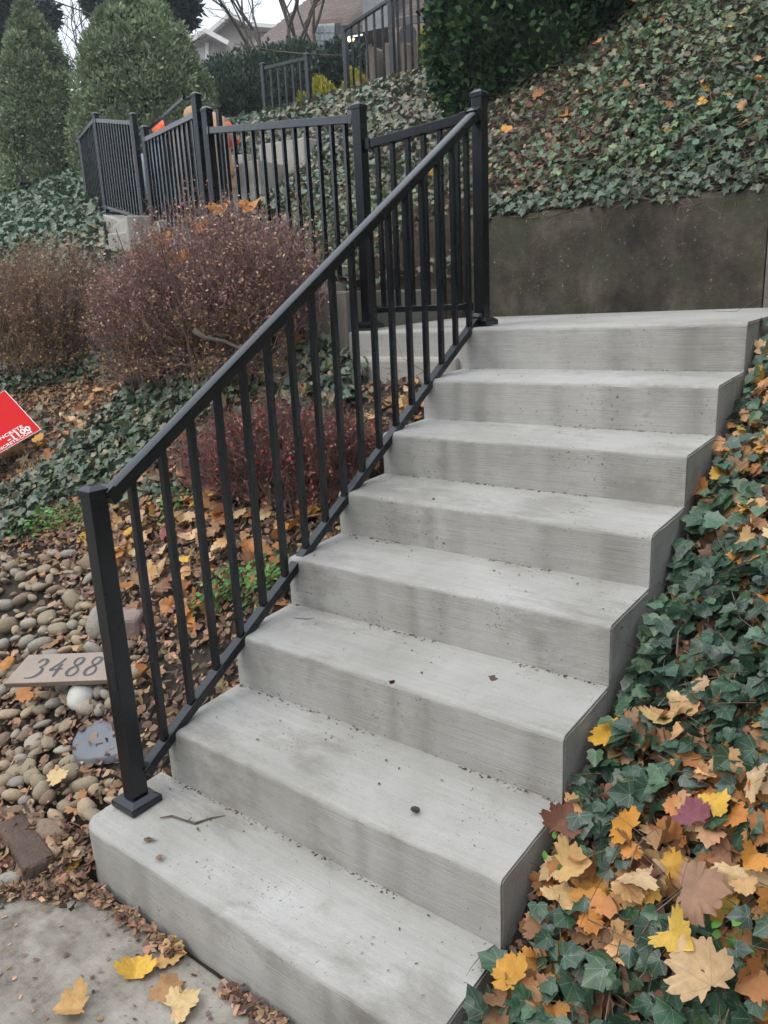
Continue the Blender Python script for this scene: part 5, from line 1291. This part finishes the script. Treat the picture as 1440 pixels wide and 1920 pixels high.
def worker(name_label, D, J, jacket, trousers, accent):
    base = atd(*J['foot_l'], D); t = empty('person', tuple(base), name_label, 'person')
    p = {k: atd(v[0], v[1], D + (v[2] if len(v) > 2 else 0)) for k, v in {k: (v if len(v) == 3 else (v[0], v[1])) for k, v in J.items()}.items()}
    order = ['pelvis', 'belly', 'chest', 'neck', 'head', 'crown', 'sh_l', 'el_l', 'wr_l', 'ha_l', 'sh_r', 'el_r', 'wr_r', 'ha_r', 'kn_l', 'an_l', 'toe_l', 'kn_r', 'an_r', 'toe_r', 'hip_l', 'hip_r']
    foot = {'an_l': 'foot_l', 'an_r': 'foot_r'}
    p['hip_l'] = p['pelvis'] * .8 + p['kn_l'] * .2 - FV * .07; p['hip_r'] = p['pelvis'] * .8 + p['kn_r'] * .2 + FV * .07
    p['an_l'] = p['foot_l'] + [0, 0, .07]; p['an_r'] = p['foot_r'] + [0, 0, .07]; p['toe_l'] = p['foot_l'] + RV * .16 + [0, 0, .03]; p['toe_r'] = p['foot_r'] + RV * .16 + [0, 0, .03]
    p['ha_l'] = p['wr_l'] + (p['wr_l'] - p['el_l']) / np.linalg.norm(p['wr_l'] - p['el_l']) * .09; p['ha_r'] = p['wr_r'] + (p['wr_r'] - p['el_r']) / np.linalg.norm(p['wr_r'] - p['el_r']) * .09
    p['head'] = p['neck'] + (p['head'] - p['neck']); p['crown'] = p['head'] + (p['head'] - p['neck']) * .8
    V = [p[k] for k in order]; ix = {k: i for i, k in enumerate(order)}
    E = [(a, b) for a, b in (('pelvis', 'belly'), ('belly', 'chest'), ('chest', 'neck'), ('neck', 'head'), ('head', 'crown'), ('chest', 'sh_l'), ('sh_l', 'el_l'), ('el_l', 'wr_l'), ('wr_l', 'ha_l'), ('chest', 'sh_r'), ('sh_r', 'el_r'), ('el_r', 'wr_r'), ('wr_r', 'ha_r'),
                             ('pelvis', 'hip_l'), ('hip_l', 'kn_l'), ('kn_l', 'an_l'), ('an_l', 'toe_l'), ('pelvis', 'hip_r'), ('hip_r', 'kn_r'), ('kn_r', 'an_r'), ('an_r', 'toe_r'))]
    rad = dict(pelvis=.13, belly=.125, chest=.14, neck=.055, head=.085, crown=.075, sh_l=.07, el_l=.045, wr_l=.032, ha_l=.035, sh_r=.07, el_r=.045, wr_r=.032, ha_r=.035, kn_l=.06, an_l=.042, toe_l=.035, kn_r=.06, an_r=.042, toe_r=.035, hip_l=.09, hip_r=.09)
    skin('body', V, [(ix[a], ix[b]) for a, b in E], [rad[k] for k in order], SKN, t)
    def sub(name, ks, es, extra, mat):
        i2 = {k: i for i, k in enumerate(ks)}; skin(name, [p[k] for k in ks], [(i2[a], i2[b]) for a, b in es], [rad[k] + extra * (1.7 if name == 'jacket' else 1) for k in ks], mat, t)
    sub('jacket', ['pelvis', 'belly', 'chest', 'sh_l', 'el_l', 'wr_l', 'sh_r', 'el_r', 'wr_r'], [('pelvis', 'belly'), ('belly', 'chest'), ('chest', 'sh_l'), ('sh_l', 'el_l'), ('el_l', 'wr_l'), ('chest', 'sh_r'), ('sh_r', 'el_r'), ('el_r', 'wr_r')], .025, jacket)
    sub('trousers', ['pelvis', 'hip_l', 'kn_l', 'an_l', 'hip_r', 'kn_r', 'an_r'], [('pelvis', 'hip_l'), ('hip_l', 'kn_l'), ('kn_l', 'an_l'), ('pelvis', 'hip_r'), ('hip_r', 'kn_r'), ('kn_r', 'an_r')], .02, trousers)
    sub('boot', ['an_l', 'toe_l'], [('an_l', 'toe_l')], .018, BTS); sub('boot', ['an_r', 'toe_r'], [('an_r', 'toe_r')], .018, BTS)
    hd = p['head'] * .5 + p['crown'] * .5 - (p['neck'] - p['head']) * .05
    skin('cap', [hd, hd + (p['crown'] - p['head']) * .6 ], [(0, 1)], [.098, .085], accent, t)
    return t, p
wt, p = worker('stooping worker in tan canvas jacket reaching down with an orange hood behind the railing', 7.7,
    dict(pelvis=(348, 238), belly=(374, 224), chest=(402, 224), neck=(422, 238), head=(430, 256), crown=(432, 268), sh_l=(410, 240, -.14), el_l=(414, 294, -.12), wr_l=(433, 338, -.04), sh_r=(405, 236, .15), el_r=(420, 300, .2), wr_r=(438, 336, .1),
         kn_l=(338, 322, -.1), foot_l=(345, 410), kn_r=(352, 322, .1), foot_r=(355, 408)), TAN, GRY, ORG)
skin('orange_hood', [p['chest'] * .3 + p['neck'] * .7, p['neck'] * .6 + p['head'] * .4, p['head'] + [0, 0, -.06]], [(0, 1), (1, 2)], [.10, .085, .05], ORG, wt)
wt, p = worker('bending worker in pale blue jeans and orange shirt left of the tan jacket', 8.1,
    dict(pelvis=(300, 268), belly=(312, 250), chest=(330, 245), neck=(345, 250), head=(356, 262), crown=(360, 272), sh_l=(332, 252, -.1), el_l=(338, 292, -.1), wr_l=(350, 325, -.05), sh_r=(332, 250, .14), el_r=(340, 292, .15), wr_r=(352, 320, .1),
         kn_l=(300, 335, -.1), foot_l=(312, 412), kn_r=(318, 330, .1), foot_r=(335, 405)), ORG, JNS, HAR)
a = atd(271, 330, 7.9); bg = stone_mesh(77, 1.0); bg.name = 'cloth_sack'
o = link_mesh('cloth_sack', bg, mat_simple('pale_blue_cloth', (.33, .42, .48), .8, 9, .15, .5, .02, obj=True)); o.location = tuple(a); o.scale = (.09, .09, .24); tag(o, 'pale blue sack standing between two railing posts', 'sack')

# ================================================================== ACROSS THE STREET (behind the camera), AND TREES ADDED OUT OF VIEW AT THE RIGHT
for i, (x0, w_, h_, d_) in enumerate(((-17, 11, 6.5, -15.5), (1, 12, 7.5, -16.5), (18, 11, 6.5, -15))):
    hh = empty('street_house', (x0, d_, 0), ('grey house across the street to the left', 'tall brown house straight across the street', 'grey house across the street to the right')[i], 'house')
    m = MB(); m.box(x0 - w_ / 2, x0 + w_ / 2, d_ - 9, d_, -.1, h_ * .65); m.build('wall', SID if i % 2 == 0 else BRK, hh)
    m = MB(); a_, b_ = x0 - w_ / 2 - .4, x0 + w_ / 2 + .4
    m.add([(a_, d_ + .4, h_ * .65), (b_, d_ + .4, h_ * .65), (b_, d_ - 9.4, h_ * .65), (a_, d_ - 9.4, h_ * .65), (a_, d_ - 4.5, h_ * 1.1), (b_, d_ - 4.5, h_ * 1.1)], [(0, 1, 5, 4), (2, 3, 4, 5), (1, 2, 5), (3, 0, 4), (3, 2, 1, 0)]); m.build('roof', RFG, hh)
    for k in range(4): m = MB(); xx_ = x0 - w_ / 2 + (k + .5) * w_ / 4; m.box(xx_ - .5, xx_ + .5, d_ + .003, d_ + .05, 1.3, 2.8); m.build('window', GLS, hh)
for i, (x0, y0) in enumerate(((-9, -13), (-4.5, -12.5), (6.8, -12.8), (11.5, -13), (7.0, -3.2), (7.4, .6), (7.8, 4.2))):  # last three: unseen trees added at the right to darken the railing sides
    c_ = [((x0, y0, 3.2), (2.1, 1.7, 2.8)), ((x0 + .6, y0, 5.2), (1.5, 1.3, 2.0))] if i < 4 else [((x0, y0, H(x0, y0) + 2.2), (1.6, 2.3, 2.6))]
    blob_plant('unseen_tree', ('evergreen left of the street houses', 'evergreen between the left and middle street houses', 'evergreen between the middle and right street houses', 'evergreen right of the middle street house', 'big unseen evergreen added on the right beside the street', 'big unseen evergreen added on the right level with the steps', 'big unseen evergreen added on the right level with the landing')[i], 'tree', c_, 5000, (.3, .5), [(.03, .06, .03), (.045, .08, .04)], amp=.3, stem=([(x0, y0, -.1), (x0, y0, 2.5)], [.25, .2]))

# ragged litter along the sidewalk edge, and bits blown on to it
t_ = RNG.uniform(0, 1, 1700) ** .8; ex = np.interp(t_, np.linspace(0, 1, 5), [-.75, -.42, -.24, -.1, -.02]); ey = np.interp(t_, np.linspace(0, 1, 5), [-.53, -.33, -.2, -.1, -.055])
P = np.stack([ex + RNG.normal(0, .03, 1700), ey + RNG.normal(0, .028, 1700), np.zeros(1700)], -1); P[:, 2] = np.maximum(0.004, H(P[:, 0], P[:, 1]) * 0 + .006) + RNG.uniform(0, .012, 1700); P = P[~in_solid(P[:, 0], P[:, 1], .03)]
o = scatter('leaf_litter', CHIP + MAPLE_LO[:1], P, euler_frames(np.tile([0, 0, 1.0], (len(P), 1)), 3, .45, (1, 0, 0)), RNG.uniform(.008, .028, len(P)), pick(TANC + [(.1, .07, .05), (.08, .06, .045)], len(P), .25), M['dry'], None, 'stuff')
tag(o, 'ragged line of crushed leaves where the sidewalk meets the stone bed', 'leaf litter')
P = np.stack([RNG.uniform(-.5, .9, 260), RNG.uniform(-.55, -.04, 260), np.full(260, .004)], -1)
o = scatter('crumbs', CHIP, P, euler_frames(np.tile([0, 0, 1.0], (len(P), 1)), 3, .2, (1, 0, 0)), RNG.uniform(.003, .016, len(P)), pick(TANC + [(.1, .07, .05)], len(P), .25), M['dry'], None, 'stuff')
tag(o, 'scattered crumbs of leaves on the sidewalk', 'debris')

# ================================================================== AIR
hz_ = MB(); hz_.box(-264, 264, -264, 264, -1.6, 24.0)
hm = bpy.data.materials.new('thin_mist'); hm.use_nodes = True; hn = hm.node_tree.nodes; hn.clear()
pv = hn.new('ShaderNodeVolumePrincipled'); pv.inputs['Color'].default_value = (.86, .92, 1.0, 1); pv.inputs['Density'].default_value = 0.0022; pv.inputs['Anisotropy'].default_value = 0.2
mo = hn.new('ShaderNodeOutputMaterial'); hm.node_tree.links.new(pv.outputs[0], mo.inputs['Volume'])
o = hz_.build('haze', hm); o['kind'] = 'stuff'; o['label'] = 'thin grey mist in the damp air'
